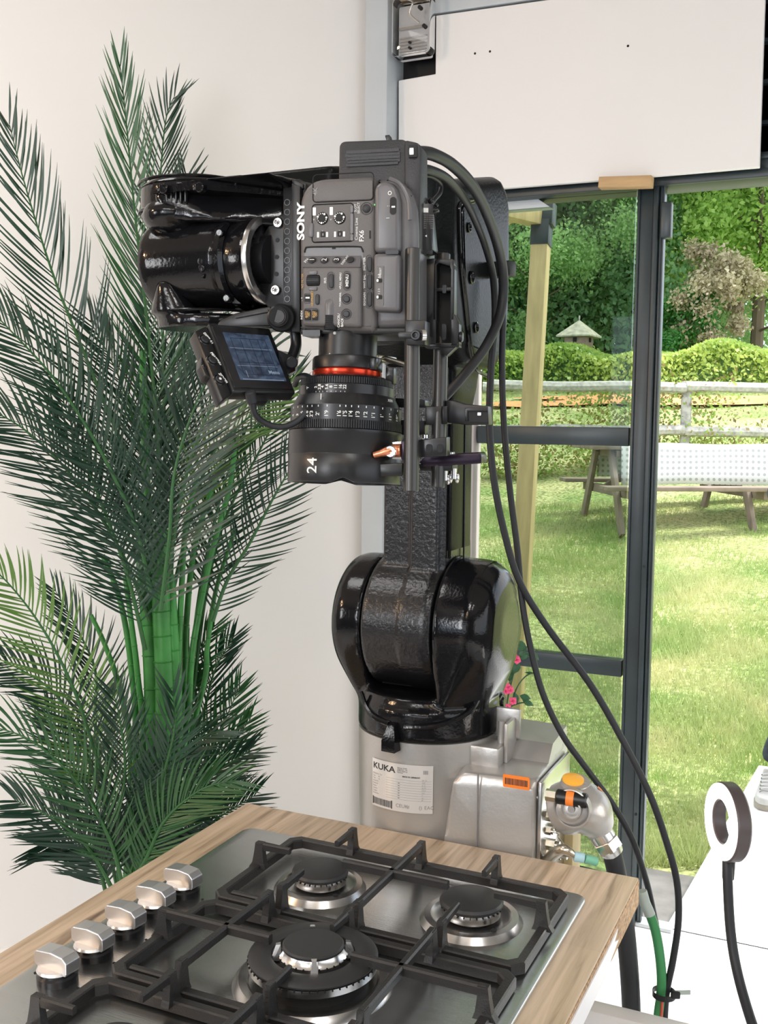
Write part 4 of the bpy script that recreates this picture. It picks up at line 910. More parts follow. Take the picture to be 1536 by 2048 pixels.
# ---------------- link arm
AX0, AX1 = -.060, .042; ZE = rz(520, 1.6)
b = B(); b.hull(xdisc(-.0725, -.069, 0, ZA, .100, .1025)+xdisc(-.069, .036, 0, ZA, .1025, .1025)+xdisc(.036, .0395, 0, ZA, .1025, .100))
b.hull([L3(x, y, z) for x, y, z in ((AX0, -.050, ZA), (AX1, -.050, ZA), (AX0, .055, ZA), (AX1, .062, ZA), (AX0, -.050, ZE), (AX1, -.050, ZE), (AX0+.006, .052, ZE), (AX1, .05, ZE))])
b.hull([L3(x, y, z) for x in (-.012, .034) for y, z in ((-.060, ZA+.070), (-.060, ZE-.02), (-.04, ZA+.05), (-.04, ZE))])
b.hull([L3(x, y, z) for x, z in ((-.012, ZA-.04), (.034, ZA-.04), (-.012, ZA+.075), (.034, ZA+.075)) for y in (-.03,)]+xdisc(-.010, .030, 0, ZA, .1050))
arm = cast('link_arm', b, 'hammer', rob, .003, 5)
# side cover strip on the arm
part('arm_side_cover', B().box(L3(AX1+.001, .005, (ZA+.1+ZE)/2), (.004, .085, ZE-ZA-.13), bev=.0018), 'side', rob)
b = B(); b.tube([L3(AX1+.003, -.042, ZA+.105), L3(AX1+.003, -.042, ZE)], .0028, n=8, sub=1); b.tube([L3(AX1+.0035, .018, ZA+.1), L3(AX1+.0035, .012, ZE)], .0014, n=6, sub=1); part('arm_bead', b, 'gloss', rob)
# hose bundle line + dark post behind the arm to the ceiling? (cable clamp on the rear)
# ---------------- elbow + forearm
ze0, ze1 = rz(752, 1.6), rz(356, 1.6)
def yz(poly, x0, x1): return [L3(x, y, z) for x in (x0, x1) for y, z in poly]
zc_, hh = (ze0+ze1)/2, (ze1-ze0)/2
prof = [(-.16, 1.838), (-.02, 1.868), (.050, 1.886), (.078, 1.874), (.094, 1.85), (.100, 1.76), (.098, 1.68), (.088, 1.63), (.05, 1.598), (-.06, 1.60), (-.17, 1.66)]
b = B(); b.hull(yz(prof, -.055, .070)+yz([(y*.90, zc_+(z-zc_)*.93) for y, z in prof], -.065, .086))
b.hull(yz([(-.14, 1.85), (-.14, 1.62), (-.36, P(700, 366, 1.25).z), (-.36, P(700, 520, 1.25).z)], -.058, .066)+yz([(-.42, P(500, 356, 1.22).z), (-.42, P(500, 470, 1.2).z)], -.052, .045))
b.hull(xdisc(-.06, .05, .01, ze0+.02, .055)+[L3(x, y, ze0-.06) for x in (-.055, .042) for y in (-.045, .05)])
fore = cast('forearm', b, 'side', rob, .004, 10)
# rear cover rim, screws
def side_pt(px, py, x=.087): return hit(px, py, L3(x, 0, 0), Vector((1, 0, 0)))
b = B(); b.tube([side_pt(*p) for p in ((945, 400), (921, 408), (918, 440), (921, 520), (930, 610), (938, 680), (951, 735), (975, 752))], .0028, n=8); b.tube([side_pt(*p) for p in ((948, 405), (927, 414), (924, 450), (927, 530), (936, 620), (944, 690), (955, 728))], .0016, n=8); part('cover_rim', b, 'gloss', rob)
b = B(); b.hull([side_pt(px, py, .0885) for px, py in ((928, 420), (948, 425), (960, 600), (968, 700), (944, 690), (932, 560))]+[side_pt(px, py, .08) for px, py in ((928, 420), (948, 425), (960, 600), (968, 700), (944, 690), (932, 560))]); part('cover_flange', b, 'side', rob, sm=False)
for px, py, r in ((938, 455, .0065), (943, 555, .0085), (952, 655, .0075)):
    p = side_pt(px, py, .0890); b = B(); b.lathe([(r, 0), (r*1.1, .0015), (r*.8, .0022), (r*.55, -.001), (0, -.001)], xf(p, z=(1, 0, 0)), 24); part('cover_screw', b, 'gloss', rob)
# cable strap bracket at the right of the elbow
b = B(); sp0 = P(980, 541, 1.52); sp1 = P(1027, 537, 1.50); b.box((0, 0, 0), ((sp1-sp0).length, .022, .022), m=xf((sp0+sp1)/2, x=sp1-sp0, z=ZV), bev=.003); part('cable_strap', b, 'rubber', rob)
# ---------------- wrist
def W3(px, py, y=-.50): return hit(px, py, L3(0, y, 0), Vector((0, 1, 0)))
zw = W3(370, 532).z; WR = .051; xw0 = (W3(330, 532)-RO).x; xw1 = (W3(478, 532)-RO).x
b = B(); b.lathe([(0, -.004), (WR*.80, -.004), (WR*.93, -.001), (WR*.99, .006), (WR, .014), (WR, xw1-xw0-.006), (WR*.985, xw1-xw0-.002), (WR*.95, xw1-xw0), (0, xw1-xw0)], xf(L3(xw0, -.50, zw), z=(1, 0, 0)), 80); part('wrist_barrel', b, 'gloss', rob)
b = B()
# upper fork arm, joins forearm
zt0, zt1 = W3(340, 448).z, W3(340, 352).z
b.hull([L3(xw0+.038+.058*math.cos(t), -.50+.052*math.sin(t), z) for t in (k*2*PI/32 for k in range(32)) for z in (zt0, zt0+.034)]+[L3(xw0+.038+.048*math.cos(t), -.50+.044*math.sin(t), zt0+.041) for t in (k*2*PI/32 for k in range(32))])
wr = cast('wrist_body', b, 'gloss', rob, .0028, 5)
# top cover sweeping right back to the forearm
tp = [(300, 388), (318, 373), (400, 357), (480, 349), (556, 351), (583, 360), (583, 415), (540, 428), (440, 434), (430, 392), (300, 392)]
b = B(); yF = -.56
b.hull([W3(px, py, -.558+max(0,px-400)*.00042) for px, py in ((302, 385), (318, 374), (560, 352), (590, 362), (590, 420), (545, 425), (440, 442), (330, 440), (303, 400))]+[L3((W3(px, py, -.558)-RO).x+.03, -.44, W3(px, py, -.558).z+dz) for px, py, dz in ((302, 385, -.01), (318, 374, 0), (560, 352, -.006), (590, 362, -.006), (590, 420, -.01), (303, 400, -.01))])
b.hull([L3(x, y, z) for x in (-.052, .045) for y, z in ((-.56, zt0+.03), (-.54, zt1-.022), (-.38, zt1-.004), (-.38, zt0+.01))])
cast('wrist_top_housing', b, 'gloss', rob, .003, 12)
b = B(); b.hull([W3(px, py, -.56+max(0,px-400)*.00042) for px, py in ((305, 387), (320, 374), (400, 358), (480, 350), (553, 352), (566, 358), (480, 364), (400, 378))]+[L3((W3(px, py, -.56)-RO).x+.03, -.46, W3(px, py, -.56).z-.008) for px, py in ((305, 387), (320, 374), (400, 358), (480, 350), (553, 352))]); part('top_lid', b, 'gloss', rob, sm=False)
for px, py in ((328, 378), (400, 375), (466, 366), (519, 358)):
    b = B(); p = W3(px, py, -.563+max(0,px-400)*.00042); b.cyl(p+Vector((0, .006, 0)), p-Vector((0, .0025, 0)), .0052, n=14, bev=.001); b.box(p+Vector((-.006, .001, .001)), (.004, .006, .008), bev=.001); part('lid_screw', b, 'gloss', rob)
b = B(); ring = [L3(xw0+.038+.0598*math.cos(t), -.50+.0535*math.sin(t), zt0+.008) for t in (PI+k*PI/16 for k in range(-3, 20))]; b.tube(ring, .0016, n=6, sub=1); ring = [p+ZV*.030 for p in ring]; b.tube(ring, .0018, n=6, sub=1); part('housing_bead', b, 'gloss', rob)
b = B(); b.ball(L3(xw0+.034, -.525, zt0+.001), .036, (1, 1, .62), 24); part('axis_dome', b, 'gloss', rob)
for k in range(5): part('cooling_slot', B().box(L3(xw0+.044+.0055*k, -.5545+.0006*k, zt0+.017), (.0022, .004, .016), bev=.0008), 'chrome' if k < 0 else 'satin', rob)
# lower fork
zb0, zb1 = W3(400, 660).z, W3(400, 634).z
b = B(); b.hull([L3(xw0+.056+.055*math.cos(t), -.50+.05*math.sin(t), z) for t in (k*2*PI/32 for k in range(32)) for z in (zb0, zb1)]+[L3(x, -.40, z) for x in (-.03, .04) for z in (zb0+.005, zb1)])
b.hull([L3(xw0+.034+.030*math.cos(t), -.525+.026*math.sin(t), zb1) for t in (k*2*PI/24 for k in range(24))]+[L3(xw0+.030+.009*math.cos(t), -.540+.009*math.sin(t), zb1+.034) for t in (k*2*PI/12 for k in range(12))])
b.hull([L3(x, y, z) for x in (-.045, .04) for y, z in ((-.47, zb0+.005), (-.47, zt0+.02), (-.38, zb0+.02), (-.38, zt0+.03))])
cast('wrist_lower_housing', b, 'gloss', rob, .003, 6)
b = B(); ring = [L3(xw0+.056+.056*math.cos(t), -.50+.051*math.sin(t), zb0+.017) for t in (PI+k*PI/16 for k in range(-3, 20))]; b.tube(ring, .0014, n=6, sub=1); part('housing_bead', b, 'gloss', rob)
# collars + flange (axis +X)
mw = xf(L3(xw1, -.50, zw), z=(1, 0, 0))
b = B(); b.lathe([(.047, -.004), (.0505, .0), (.0505, .006), (.046, .009)], mw, 56); part('wrist_collar', b, 'gloss', rob)
b = B(); b.lathe([(.044, .006), (.0455, .010), (.0455, .029), (.044, .031), (.042, .031)], mw, 56); part('wrist_drum', b, 'gloss', rob)
b = B(); b.lathe([(.044, .031), (.0462, .032), (.0462, .0365), (.0455, .0375), (.038, .0375), (.038, .030)], mw, 64); part('flange_ring', b, 'alu', rob)
b = B(); b.lathe([(.038, .036), (.0375, .030), (.026, .030), (.026, .044), (0, .044)], mw, 56); part('tool_flange', b, 'satin', rob)
b = B()
for k in range(16): b.cyl(mw @ Vector((.0325*math.cos(k*PI/8), .0325*math.sin(k*PI/8), .030)), mw @ Vector((.0325*math.cos(k*PI/8), .0325*math.sin(k*PI/8), .0335)), .0028, n=8)
part('flange_bolt', b, 'matte', rob)
for px, py in ((403, 523), (405, 537), (407, 553)):
    p = W3(px, py, -.548); b = B(); b.cyl(p+Vector((0, .006, 0)), p-Vector((0, .003, 0)), .004 if py != 553 else .0018, n=12, bev=.0008); part('body_screw', b, 'gloss', rob)
b = B(); b.cyl(W3(438, 465, -.545)+Vector((0, .01, 0)), W3(438, 465, -.550), .004, n=10, bev=.001); b.cyl(W3(452, 596, -.545)+Vector((0, .01, 0)), W3(452, 596, -.550), .004, n=10, bev=.001); part('collar_lug', b, 'gloss', rob)
# ================================================================== CAMERA RIG
PSI = math.radians(14)
rx = (R0*math.cos(PSI)-F0*math.sin(PSI)); ry = (R0*math.sin(PSI)+F0*math.cos(PSI)); RGO = P(700, 520, 1.045)
def G(px, py, b=0.0): return hit(px, py, RGO+ry*b, ry)          # point on the rig plane b metres behind the camera's side face
def gl(px, py, b=0.0): q = G(px, py, b)-RGO; return (q.dot(rx), q.z)
MR = Matrix((rx, ZV, -ry)).transposed().to_4x4(); MR.translation = RGO    # local x right, y up, z towards the viewer
def ml(b=0.0): return MR @ Matrix.Translation((0, 0, -b))
KX = 1.04/FPX
def gbox(b, px0, py0, px1, py1, b0, b1, bev=.001, seg=2):
    (x0, y1), (x1, y0) = gl(px0, py0, b0), gl(px1, py1, b0)
    y1b = gl(px1, py0, b0)[1]; y0b = gl(px0, py1, b0)[1]; yt = (y1+y1b)/2; yb = (y0+y0b)/2
    return b.box(((x0+x1)/2, (yt+yb)/2, -(b0+b1)/2), (x1-x0, yt-yb, b1-b0), m=MR, bev=bev, seg=seg)
def gpoly(b, pts, b0, b1, bev=0, seg=2): return b.prism([gl(px, py, b0) for px, py in pts], MR @ Matrix.Translation((0, 0, -b1)), b1-b0, bev=bev, seg=seg)
def gslot(b, px0, py0, px1, py1, b0, b1, r=1.0, bev=0):
    (x0, y1), (x1, y0) = gl(px0, py0, b0), gl(px1, py1, b0); w, h = x1-x0, y1-y0
    return b.prism(rrect(w, h, min(w, h)/2*r*.98, 5, (x0+x1)/2, (y0+y1)/2), MR @ Matrix.Translation((0, 0, -b1)), b1-b0, bev=bev)
def gtext(nm, body, px, py, h, mt, par, b=0, vert=True, bold=0, sx=1.0, align='CENTER'):
    x, y = gl(px, py, b); rot = Matrix.Rotation(PI/2, 4, 'Z') if vert else Matrix()
    return text(nm, body, h*KX*1.35, MR @ Matrix.Translation((x, y, -b)) @ rot, mt, par, depth=.00012, align=align, bold=bold, sx=sx)
def goutline(b, px0, py0, px1, py1, bb, r=6, w=.0007):
    (x0, y1), (x1, y0) = gl(px0, py0, bb), gl(px1, py1, bb); pts = rrect(x1-x0, y1-y0, r*KX, 4, (x0+x1)/2, (y0+y1)/2)
    b.tube([MR @ Vector((x, y, -bb)) for x, y in pts+pts[:1]], w/2, n=5, sub=1)
cm = thing('cinema_camera', G(715, 660, .05), 'charcoal cinema camera body mounted lens down on the robot wrist', 'camera')
# main body: hull of rounded slab
b = B(); gpoly(b, [(598, 412), (604, 385), (618, 366), (640, 357), (700, 354), (752, 352), (752, 660), (745, 664), (606, 660), (599, 655)], .0, .105, bev=.006, seg=4)
bd = part('body', b, 'camgrey', cm)
# right rounded section (hand side): two long rolls
b = B(); gpoly(b, [(744, 372), (752, 359), (770, 355), (800, 360), (820, 375), (832, 400), (836, 440), (836, 655), (744, 662)], .006, .10, bev=.010, seg=4)
part('side_section', b, 'camgrey2', cm)
b = B(); gpoly(b, [(747, 375), (757, 362), (778, 361), (792, 372), (800, 398), (800, 506), (747, 506)], -.004, .03, bev=.0055, seg=4)
up = part('upper_bulge', b, 'camgrey2', cm)
b = B(); gpoly(b, [(746, 506), (799, 506), (799, 624), (746, 622)], -.008, .03, bev=.0045, seg=4)
lo = part('lower_bulge', b, 'camgrey2', cm)
b = B(); b.tube([G(px, py, -.002) for px, py in ((779, 357), (797, 365), (810, 382), (818, 405), (820, 440))], .0022, n=8); part('trim_roll', b, 'camgrey2', cm)
part('gap_cover', B().box(MR @ Vector((0, 0, 0)), (.0001, .0001, .0001)), 'dark', cm) if 0 else None
b = B(); gslot(b, 771, 500, 797, 508, -.0085, .002, r=.6); part('release_latch', b, 'satin', cm)
# power switch
b = B(); gslot(b, 780, 394, 792, 429, -.0046, -.001); ps = part('power_switch', b, 'dark', cm, label='black sliding power switch'); b = B(); gslot(b, 783, 412, 790, 415, -.0052, -.0044, r=.3); part('switch_mark', b, 'print', ps)
gtext('symbol', 'O', 780, 386, 8, 'print', cm, -.0046, bold=.0001); gtext('symbol', 'I', 776, 436, 7, 'print', cm, -.0046, vert=True); gtext('symbol', ':', 776, 412, 7, 'print', cm, -.0046)
b = B(); gslot(b, 748, 408, 756, 410.5, -.0016, .004, r=.3); part('tally_mark', b, 'green', cm, label='thin green mark')
# side switch panel
b = B(); gslot(b, 752, 532, 767, 612, -.0086, -.006, r=.15); sw_ = part('switch_panel', b, 'camgrey', cm)
for y in (561, 594):
    b = B(); gslot(b, 753, y-4, 764, y+4, -.0092, -.0080, r=.6); o = part('slide_switch', b, 'dark', sw_); b = B(); gslot(b, 753, y-3, 757, y+3, -.0102, -.0090); part('switch_cap', b, 'print', sw_)
for k, (y, t_) in enumerate(((546, '=PRESET'), (552, 'A B'), (583, '1 2 3'))): gtext('lettering', t_, 758+(3 if k == 0 else 0), y, 4.2, 'print', sw_, -.0087)
# card door
b = B(); goutline(b, 626, 350, 747, 400, -.0001, 8, .0010); part('card_door_seam', b, 'dark', cm)
part('card_door', gslot(B(), 628, 366, 745, 398, -.0008, .002, r=.3, bev=.0003), 'camgrey', cm)
gtext('badge', '4K', 631, 383, 10, 'greyprint', cm, -.001, bold=.00012)
# audio control door
b = B(); gslot(b, 626, 411, 705, 481, -.0010, .002, r=.14, bev=.0004); ad = part('audio_door', b, 'camgrey', cm)
b = B(); goutline(b, 624.5, 409.5, 706, 482.5, -.0002, 6, .0011); part('door_seam', b, 'dark', ad)
b = B(); gslot(b, 701, 411, 706, 425, -.0022, 0); gslot(b, 701, 427, 706, 467, -.0022, 0); gslot(b, 701, 468, 706, 481, -.0022, 0); part('door_hinge', b, 'camgrey2', ad)
b = B(); gslot(b, 617, 446, 626, 474, -.0022, .001, r=.7, bev=.0004); part('door_catch', b, 'camgrey2', ad)
for cx_, cy_ in ((645.5, 437.5), (680, 436.5)):
    m = ml(-.001) @ Matrix.Translation((*gl(cx_, cy_), 0)); r = 12.6*KX
    o = part('audio_dial', B().lathe([(0, .0016), (r*.80, .0016), (r*.92, .0012), (r, 0)], m, 36), 'dark', ad)
    b = B()
    for k in range(13):
        a = k*2*PI/14+1; rr = .00055 if k % 4 else .0011; q = m @ Vector((r*.74*math.cos(a), r*.74*math.sin(a), .0017)); b.merge(_s := bmesh.new()) if 0 else b.lathe([(0, .0002), (rr, .0002), (rr, 0)], xf(q, z=-ry), 8)
    part('dial_mark', b, 'print', o)
for x, y in ((628.5, 423), (662.5, 422)): part('printed_tab', gslot(B(), x-3.2, y-8, x+3.2, y+8, -.0013, -.0009, r=.3), 'print', ad); 
for x, y in ((628, 439), (662, 439)): gtext('symbol', '<', x, y, 5, 'print', ad, -.0012)
for x, y in ((645, 469), (679, 468)):
    o = part('audio_switch', gslot(B(), x-4, y-6, x+5, y+5, -.0014, 0, r=.3), 'dark', ad)
    part('printed_tab', gslot(B(), x-11, y-5, x-7, y+6, -.0013, -.0009, r=.4), 'print', ad); part('printed_tab', gslot(B(), x+7, y-5, x+11, y+5, -.0013, -.0009, r=.4), 'print', ad)
    part('switch_cap', gslot(B(), x-.5, y-2.5, x+2, y+2.5, -.0020, -.0010, r=.4), 'greyprint', o)
    gtext('symbol', '..', x, y-9, 5, 'print', ad, -.0012, vert=False)
# start button
def gbutton(px, py, r, mt='button', par=cm, rim=True, b0=0.0, nm='button', h=.0022):
    m = ml(b0) @ Matrix.Translation((*gl(px, py, b0), 0)); rr = r*KX
    if rim: rim_ = part('button_rim', B().lathe([(rr*1.25, -.0005), (rr*1.45, .0008), (rr*1.6, -.0005)], m, 32), 'camgrey2', par)
    return part(nm, B().lathe([(0, h), (rr*.75, h), (rr, h*.7), (rr, 0)], m, 32), mt, par)
gbutton(733, 417, 8.2)
gtext('lettering', 'SLOT', 711, 416, 5, 'print', cm, -.0004); gtext('lettering', 'SELECT', 717.5, 416, 5, 'print', cm, -.0004)
gtext('brand_lettering', 'SONY', 602.2, 443, 15.5, 'print', cm, -.0004, bold=.00045, sx=1.32)
gtext('model_lettering', 'Cinema Line', 713, 458, 6.4, 'print', cm, -.0004)
gtext('model_lettering', 'FX6', 723.5, 472, 10, 'print', cm, -.0004, bold=.0001)
b = B(); gslot(b, 738.5, 461, 741.5, 477, -.0004, .001, r=.4); part('speaker_slot', b, 'dark', cm)
# lower control block: raised right/bottom, recessed bay above it
b = B(); gslot(b, 609, 494, 726, 530, -.0001, .003, r=.3); bay = part('button_bay', b, 'camgrey2', cm)
b = B(); b.tube([G(px, py, -.0008) for px, py in ((609, 505), (611, 497), (618, 494), (670, 493), (716, 493), (723, 496), (726, 504))], .0008, n=6); part('bay_edge', b, 'dark', cm)
part('bay_notch', gslot(B(), 664, 495, 671, 498, -.0006, 0, r=.3), 'dark', cm)
b = B(); gpoly(b, [(603, 531), (722, 531), (722, 655), (603, 652)], -.008, .004, bev=.0040, seg=3)
blk = part('control_block', b, 'camgrey', cm)
# sloping shoulder of block with numbered buttons
b = B(); A4 = [G(606, 512, .0), G(722, 511, .0), G(720, 534, -.0078), G(604, 534, -.0078)]; b.add([p+ry*o_ for o_ in (0, .008) for p in A4], [(0, 1, 2, 3), (4, 7, 6, 5), (0, 4, 5, 1), (1, 5, 6, 2), (2, 6, 7, 3), (3, 7, 4, 0)]); shd = part('sloping_shoulder', b, 'camgrey2', cm, sm=False)
sn = ((A4[1]-A4[0]).cross(A4[3]-A4[0])).normalized(); sn = sn if sn.dot(ry) < 0 else -sn
for k, (px, py, t_) in enumerate(((625, 521.5, '1'), (649.5, 521.5, '2'), (674, 521, '3'), (701.5, 520.5, ''))):
    c = hit(px, py, A4[0], sn); m = xf(c, z=sn, x=rx); r = 6.8*KX
    part('button_rim', B().lathe([(r*1.1, -.0003), (r*1.3, .0007), (r*1.45, -.0003)], m, 28), 'camgrey', shd)
    o = part('assign_button', B().lathe([(0, .0016), (r*.8, .0016), (r, .001), (r, 0)], m, 28), 'button', shd)
    if t_: text('numeral', t_, .0075, m @ Matrix.Translation((0, 0, .0017)) @ Matrix.Rotation(PI/2, 4, 'Z'), 'print', shd, depth=.0001, align='CENTER')
c = hit(690, 520.5, A4[0], sn); text('lettering', 'DISPLAY', .0034, xf(c, z=sn, x=rx) @ Matrix.Translation((0, 0, .0003)) @ Matrix.Rotation(PI/2*.75, 4, 'Z'), 'print', shd, depth=.0001, align='CENTER')
c = hit(613, 521.5, A4[0], sn); text('lettering', 'FN', .0045, xf(c, z=sn, x=rx) @ Matrix.Translation((0, 0, .0003)) @ Matrix.Rotation(PI/2*.7, 4, 'Z'), 'print', shd, depth=.0001, align='CENTER')
BB = -.0082
# thumb wheel
b = B(); (x0, y1), (x1, y0) = gl(613, 547, BB), gl(640, 575, BB); xc, yc = (x0+x1)/2, (y0+y1)/2; R_ = (y1-y0)/2*1.02
mt_ = MR @ Matrix.Translation((xc, yc, -BB-.0055)) @ Matrix.Rotation(PI/2, 4, 'Y'); prf = []
o = part('thumb_wheel', B().lathe([(0, -(x1-x0)/2), (R_*.9, -(x1-x0)/2), (R_, -(x1-x0)/2+.0008), (R_, (x1-x0)/2-.0008), (R_*.9, (x1-x0)/2), (0, (x1-x0)/2)], mt_, 40), 'dark', blk)
b = B()
for k in range(26): b.box((R_, 0, 0), (.0009, .0011, x1-x0-.002), m=mt_ @ Matrix.Rotation(k*2*PI/26, 4, 'Z'))
part('wheel_rib', b, 'rubber', o)
b = B(); gslot(b, 617, 541, 634, 549, BB-.001, BB+.002, r=.7, bev=.0005); gslot(b, 617, 573, 634, 581, BB-.001, BB+.002, r=.7, bev=.0005); part('wheel_cover', b, 'camgrey2', blk)
gtext('lettering', 'ND FILTER', 605, 562, 4.6, 'orangeprint', blk, BB-.0002)
def goval(px0, py0, px1, py1, par, b0=BB, nm='button', rim=True):
    if rim:
        b = B(); goutline(b, px0-2, py0-3, px1+2, py1+3, b0, (px1-px0)*.5+1.5, .0011); part('button_rim', b, 'camgrey2', par)
    return part(nm, gslot(B(), px0, py0, px1, py1, b0-.0016, b0+.001, bev=.0004), 'button', par)
goval(657, 547, 666.5, 576, blk); gtext('lettering', 'IRIS', 650.5, 561, 5.4, 'print', blk, BB-.0002)
o = goval(689, 545, 699.5, 577, blk); gtext('lettering', 'MENU', 694.3, 561, 6.4, 'print', o, BB-.0018, bold=.00005); gtext('lettering', '<FULL MENU', 681, 562, 4.2, 'print', blk, BB-.0002, bold=.00005)
gbutton(693.5, 598, 7, par=blk, b0=BB); gtext('lettering', 'THUMBNAIL', 680.5, 599, 3.8, 'print', blk, BB-.0002, bold=.00004)
gbutton(693, 628, 7, par=blk, b0=BB); gtext('lettering', 'CANCEL/', 677.5, 641, 5, 'print', blk, BB-.0002, bold=.00004); gtext('lettering', 'BACK', 684.5, 645, 5, 'print', blk, BB-.0002, bold=.00004)
# small slide + amber labels
b = B(); goutline(b, 608, 587, 621, 606, BB, 3, .0009); part('slide_frame', b, 'camgrey2', blk)
o = part('slide_switch', gslot(B(), 610, 589, 620, 603, BB-.0008, BB+.001, r=.3), 'dark', blk); part('switch_cap', gslot(B(), 611, 594, 619, 597, BB-.0016, BB-.0006, r=.4), 'print', o)
goval(630, 588, 638, 609, blk, rim=False); gtext('lettering', 'ND/PRESET', 624.5, 597, 4.6, 'orangeprint', blk, BB-.0002, bold=.00008)
gtext('lettering', '- +', 604, 598, 5, 'print', blk, BB-.0002); gtext('lettering', 'INDEX', 603.5, 630, 4.6, 'print', blk, BB-.0002)
b = B(); goutline(b, 608, 617, 637, 641, BB, 4, .0012); part('button_frame', b, 'camgrey2', blk)
for x0_, x1_ in ((609.5, 621), (624, 636)):
    o = part('square_button', gslot(B(), x0_, 619, x1_, 640, BB-.0010, BB+.001, r=.4, bev=.0003), 'dark', blk)
    for q in range(3): gtext('lettering', ('AUTO', 'PUSH', 'ON')[q], x0_+2.5+q*3.2, 629, 3.6, 'orangeprint', blk, BB-.0012, bold=.00006)
# grip barrel + knurled end
(x0, _), (x1, _) = gl(645, 620, BB), gl(672, 620, BB); xc = (x0+x1)/2; rr = (x1-x0)/2; ytop = gl(658, 592, BB)[1]; ymid = gl(658, 630, BB)[1]; ybot = gl(658, 658, BB)[1]
mt_ = MR @ Matrix.Translation((xc, 0, -BB-.0055)) @ Matrix.Rotation(-PI/2, 4, 'X')
o = part('barrel', B().lathe([(0, ytop), (rr*.55, ytop-.001), (rr*.88, ytop-.004), (rr, ytop-.009), (rr, ymid), (0, ymid)], MR @ Matrix.Translation((xc, 0, -BB-.0055)) @ Matrix(((1, 0, 0, 0), (0, 0, 1, 0), (0, -1, 0, 0), (0, 0, 0, 1))), 36), 'camgrey2', blk)
b = B(); mk_ = MR @ Matrix.Translation((xc, 0, -BB-.0055)) @ Matrix(((1, 0, 0, 0), (0, 0, 1, 0), (0, -1, 0, 0), (0, 0, 0, 1)))
b.lathe([(0, ymid+.0005)]+[(rr*(.93 if k % 2 else 1.0), ymid-(ymid-ybot)*k/16) for k in range(17)]+[(0, ybot)], mk_, 36); part('knurled_grip', b, 'rubber', blk)
# column of three ovals at right
for y, t_ in ((528, 'SHUTTER'), (563, 'WHT BAL'), (598, 'ISO/GAIN')):
    goval(734, y-15, 743, y+15, cm, b0=.0); gtext('lettering', t_, 729.0, y, 4.6, 'print', cm, -.0004, bold=.00006)
# chin plate under body
b = B(); gpoly(b, [(600, 655), (835, 655), (835, 668), (600, 668)], .004, .10, bev=.002); part('chin_plate', b, 'matte', cm)
b = B(); gslot(b, 605, 660, 640, 672, .0, .03, r=.2); part('cheese_tab', b, 'matte', cm)
# rating label on the rear corner
lo_ = part('rating_label', B().box((0, 0, 0), (.020, .050, .002), m=MR @ Matrix.Translation((*gl(846, 458, .03), -.03)) @ Matrix.Rotation(math.radians(18), 4, 'Y'), bev=.0003), 'matte', cm)
mL = MR @ Matrix.Translation((*gl(846, 458, .03), -.03)) @ Matrix.Rotation(math.radians(18), 4, 'Y') @ Matrix.Translation((0, 0, .0012))
part('printed_tab', B().box((-.001, .0185, .0), (.012, .0045, .0002), m=mL), 'print', lo_)
for k in range(7): text('lettering', 'SONY CORPORATION 1-7-1 KONAN', .0019, mL @ Matrix.Translation((0, .0135-k*.0021, 0)), 'greyprint', lo_, depth=.0001, align='CENTER', sx=.7)
text('lettering', 'CE', .0085, mL @ Matrix.Translation((-.003, -.0055, 0)) @ Matrix.Rotation(PI/2, 4, 'Z'), 'print', lo_, depth=.0001, align='CENTER'); text('lettering', 'A', .0075, mL @ Matrix.Translation((.005, -.007, 0)) @ Matrix.Rotation(PI/2, 4, 'Z'), 'print', lo_, depth=.0001, align='CENTER')
part('printed_tab', B().box((-.0075, -.013, .0), (.003, .006, .0002), m=mL), 'print', lo_)
# ---- battery block behind/above
bt = thing('camera_battery', G(760, 400, .06), 'black ribbed battery block standing up behind the camera body', 'battery')
b = B(); gpoly(b, [(678, 292), (682, 284), (690, 282), (806, 278), (813, 283), (813, 500), (690, 420), (676, 400)], .018, .065, bev=.0022, seg=2); bb = part('case', b, 'batt', bt)
b = B(); gpoly(b, [(809, 279), (836, 285), (841, 292), (841, 505), (809, 505)], .014, .050, bev=.0025, seg=2); part('end_block', b, 'batt', bt)
b = B()
for y, x0_, x1_ in ((294, 700, 700), (303, 692, 798), (309, 690, 800), (316, 692, 800), (322, 694, 800), (327, 692, 796)):
    if x1_ > x0_: gslot(b, x0_, y-1.2, x1_, y+1.2, .0165, .019, r=.5)
part('grip_rib', b, 'batt', bt)
b = B(); gslot(b, 817, 290, 834, 314, .0115, .016, r=.15); o = part('port_recess', b, 'dark', bt); part('port_latch', gslot(B(), 819, 296, 827, 309, .0105, .0125, r=.3), 'alu', o)
b = B(); gpoly(b, [(769, 270), (779, 269), (784, 284), (774, 285)], .035, .045, bev=.001); part('release_lever', b, 'matte', bt)
b = B(); gpoly(b, [(820, 372), (842, 388), (858, 420), (866, 500), (838, 508), (826, 440)], .03, .06, bev=.003); part('battery_mount', b, 'matte', bt)
for px, py, r in ((862, 402, 6), (873, 410, 4), (871, 421, 3)):
    b = B(); b.ball(G(px, py, .05), r*KX*1.1, n=12); part('mount_knob', b, 'satin', bt)
b = B(); gpoly(b, [(855, 418), (876, 416), (877, 422), (857, 428)], .045, .052, bev=.001); part('mount_arm', b, 'matte', bt)
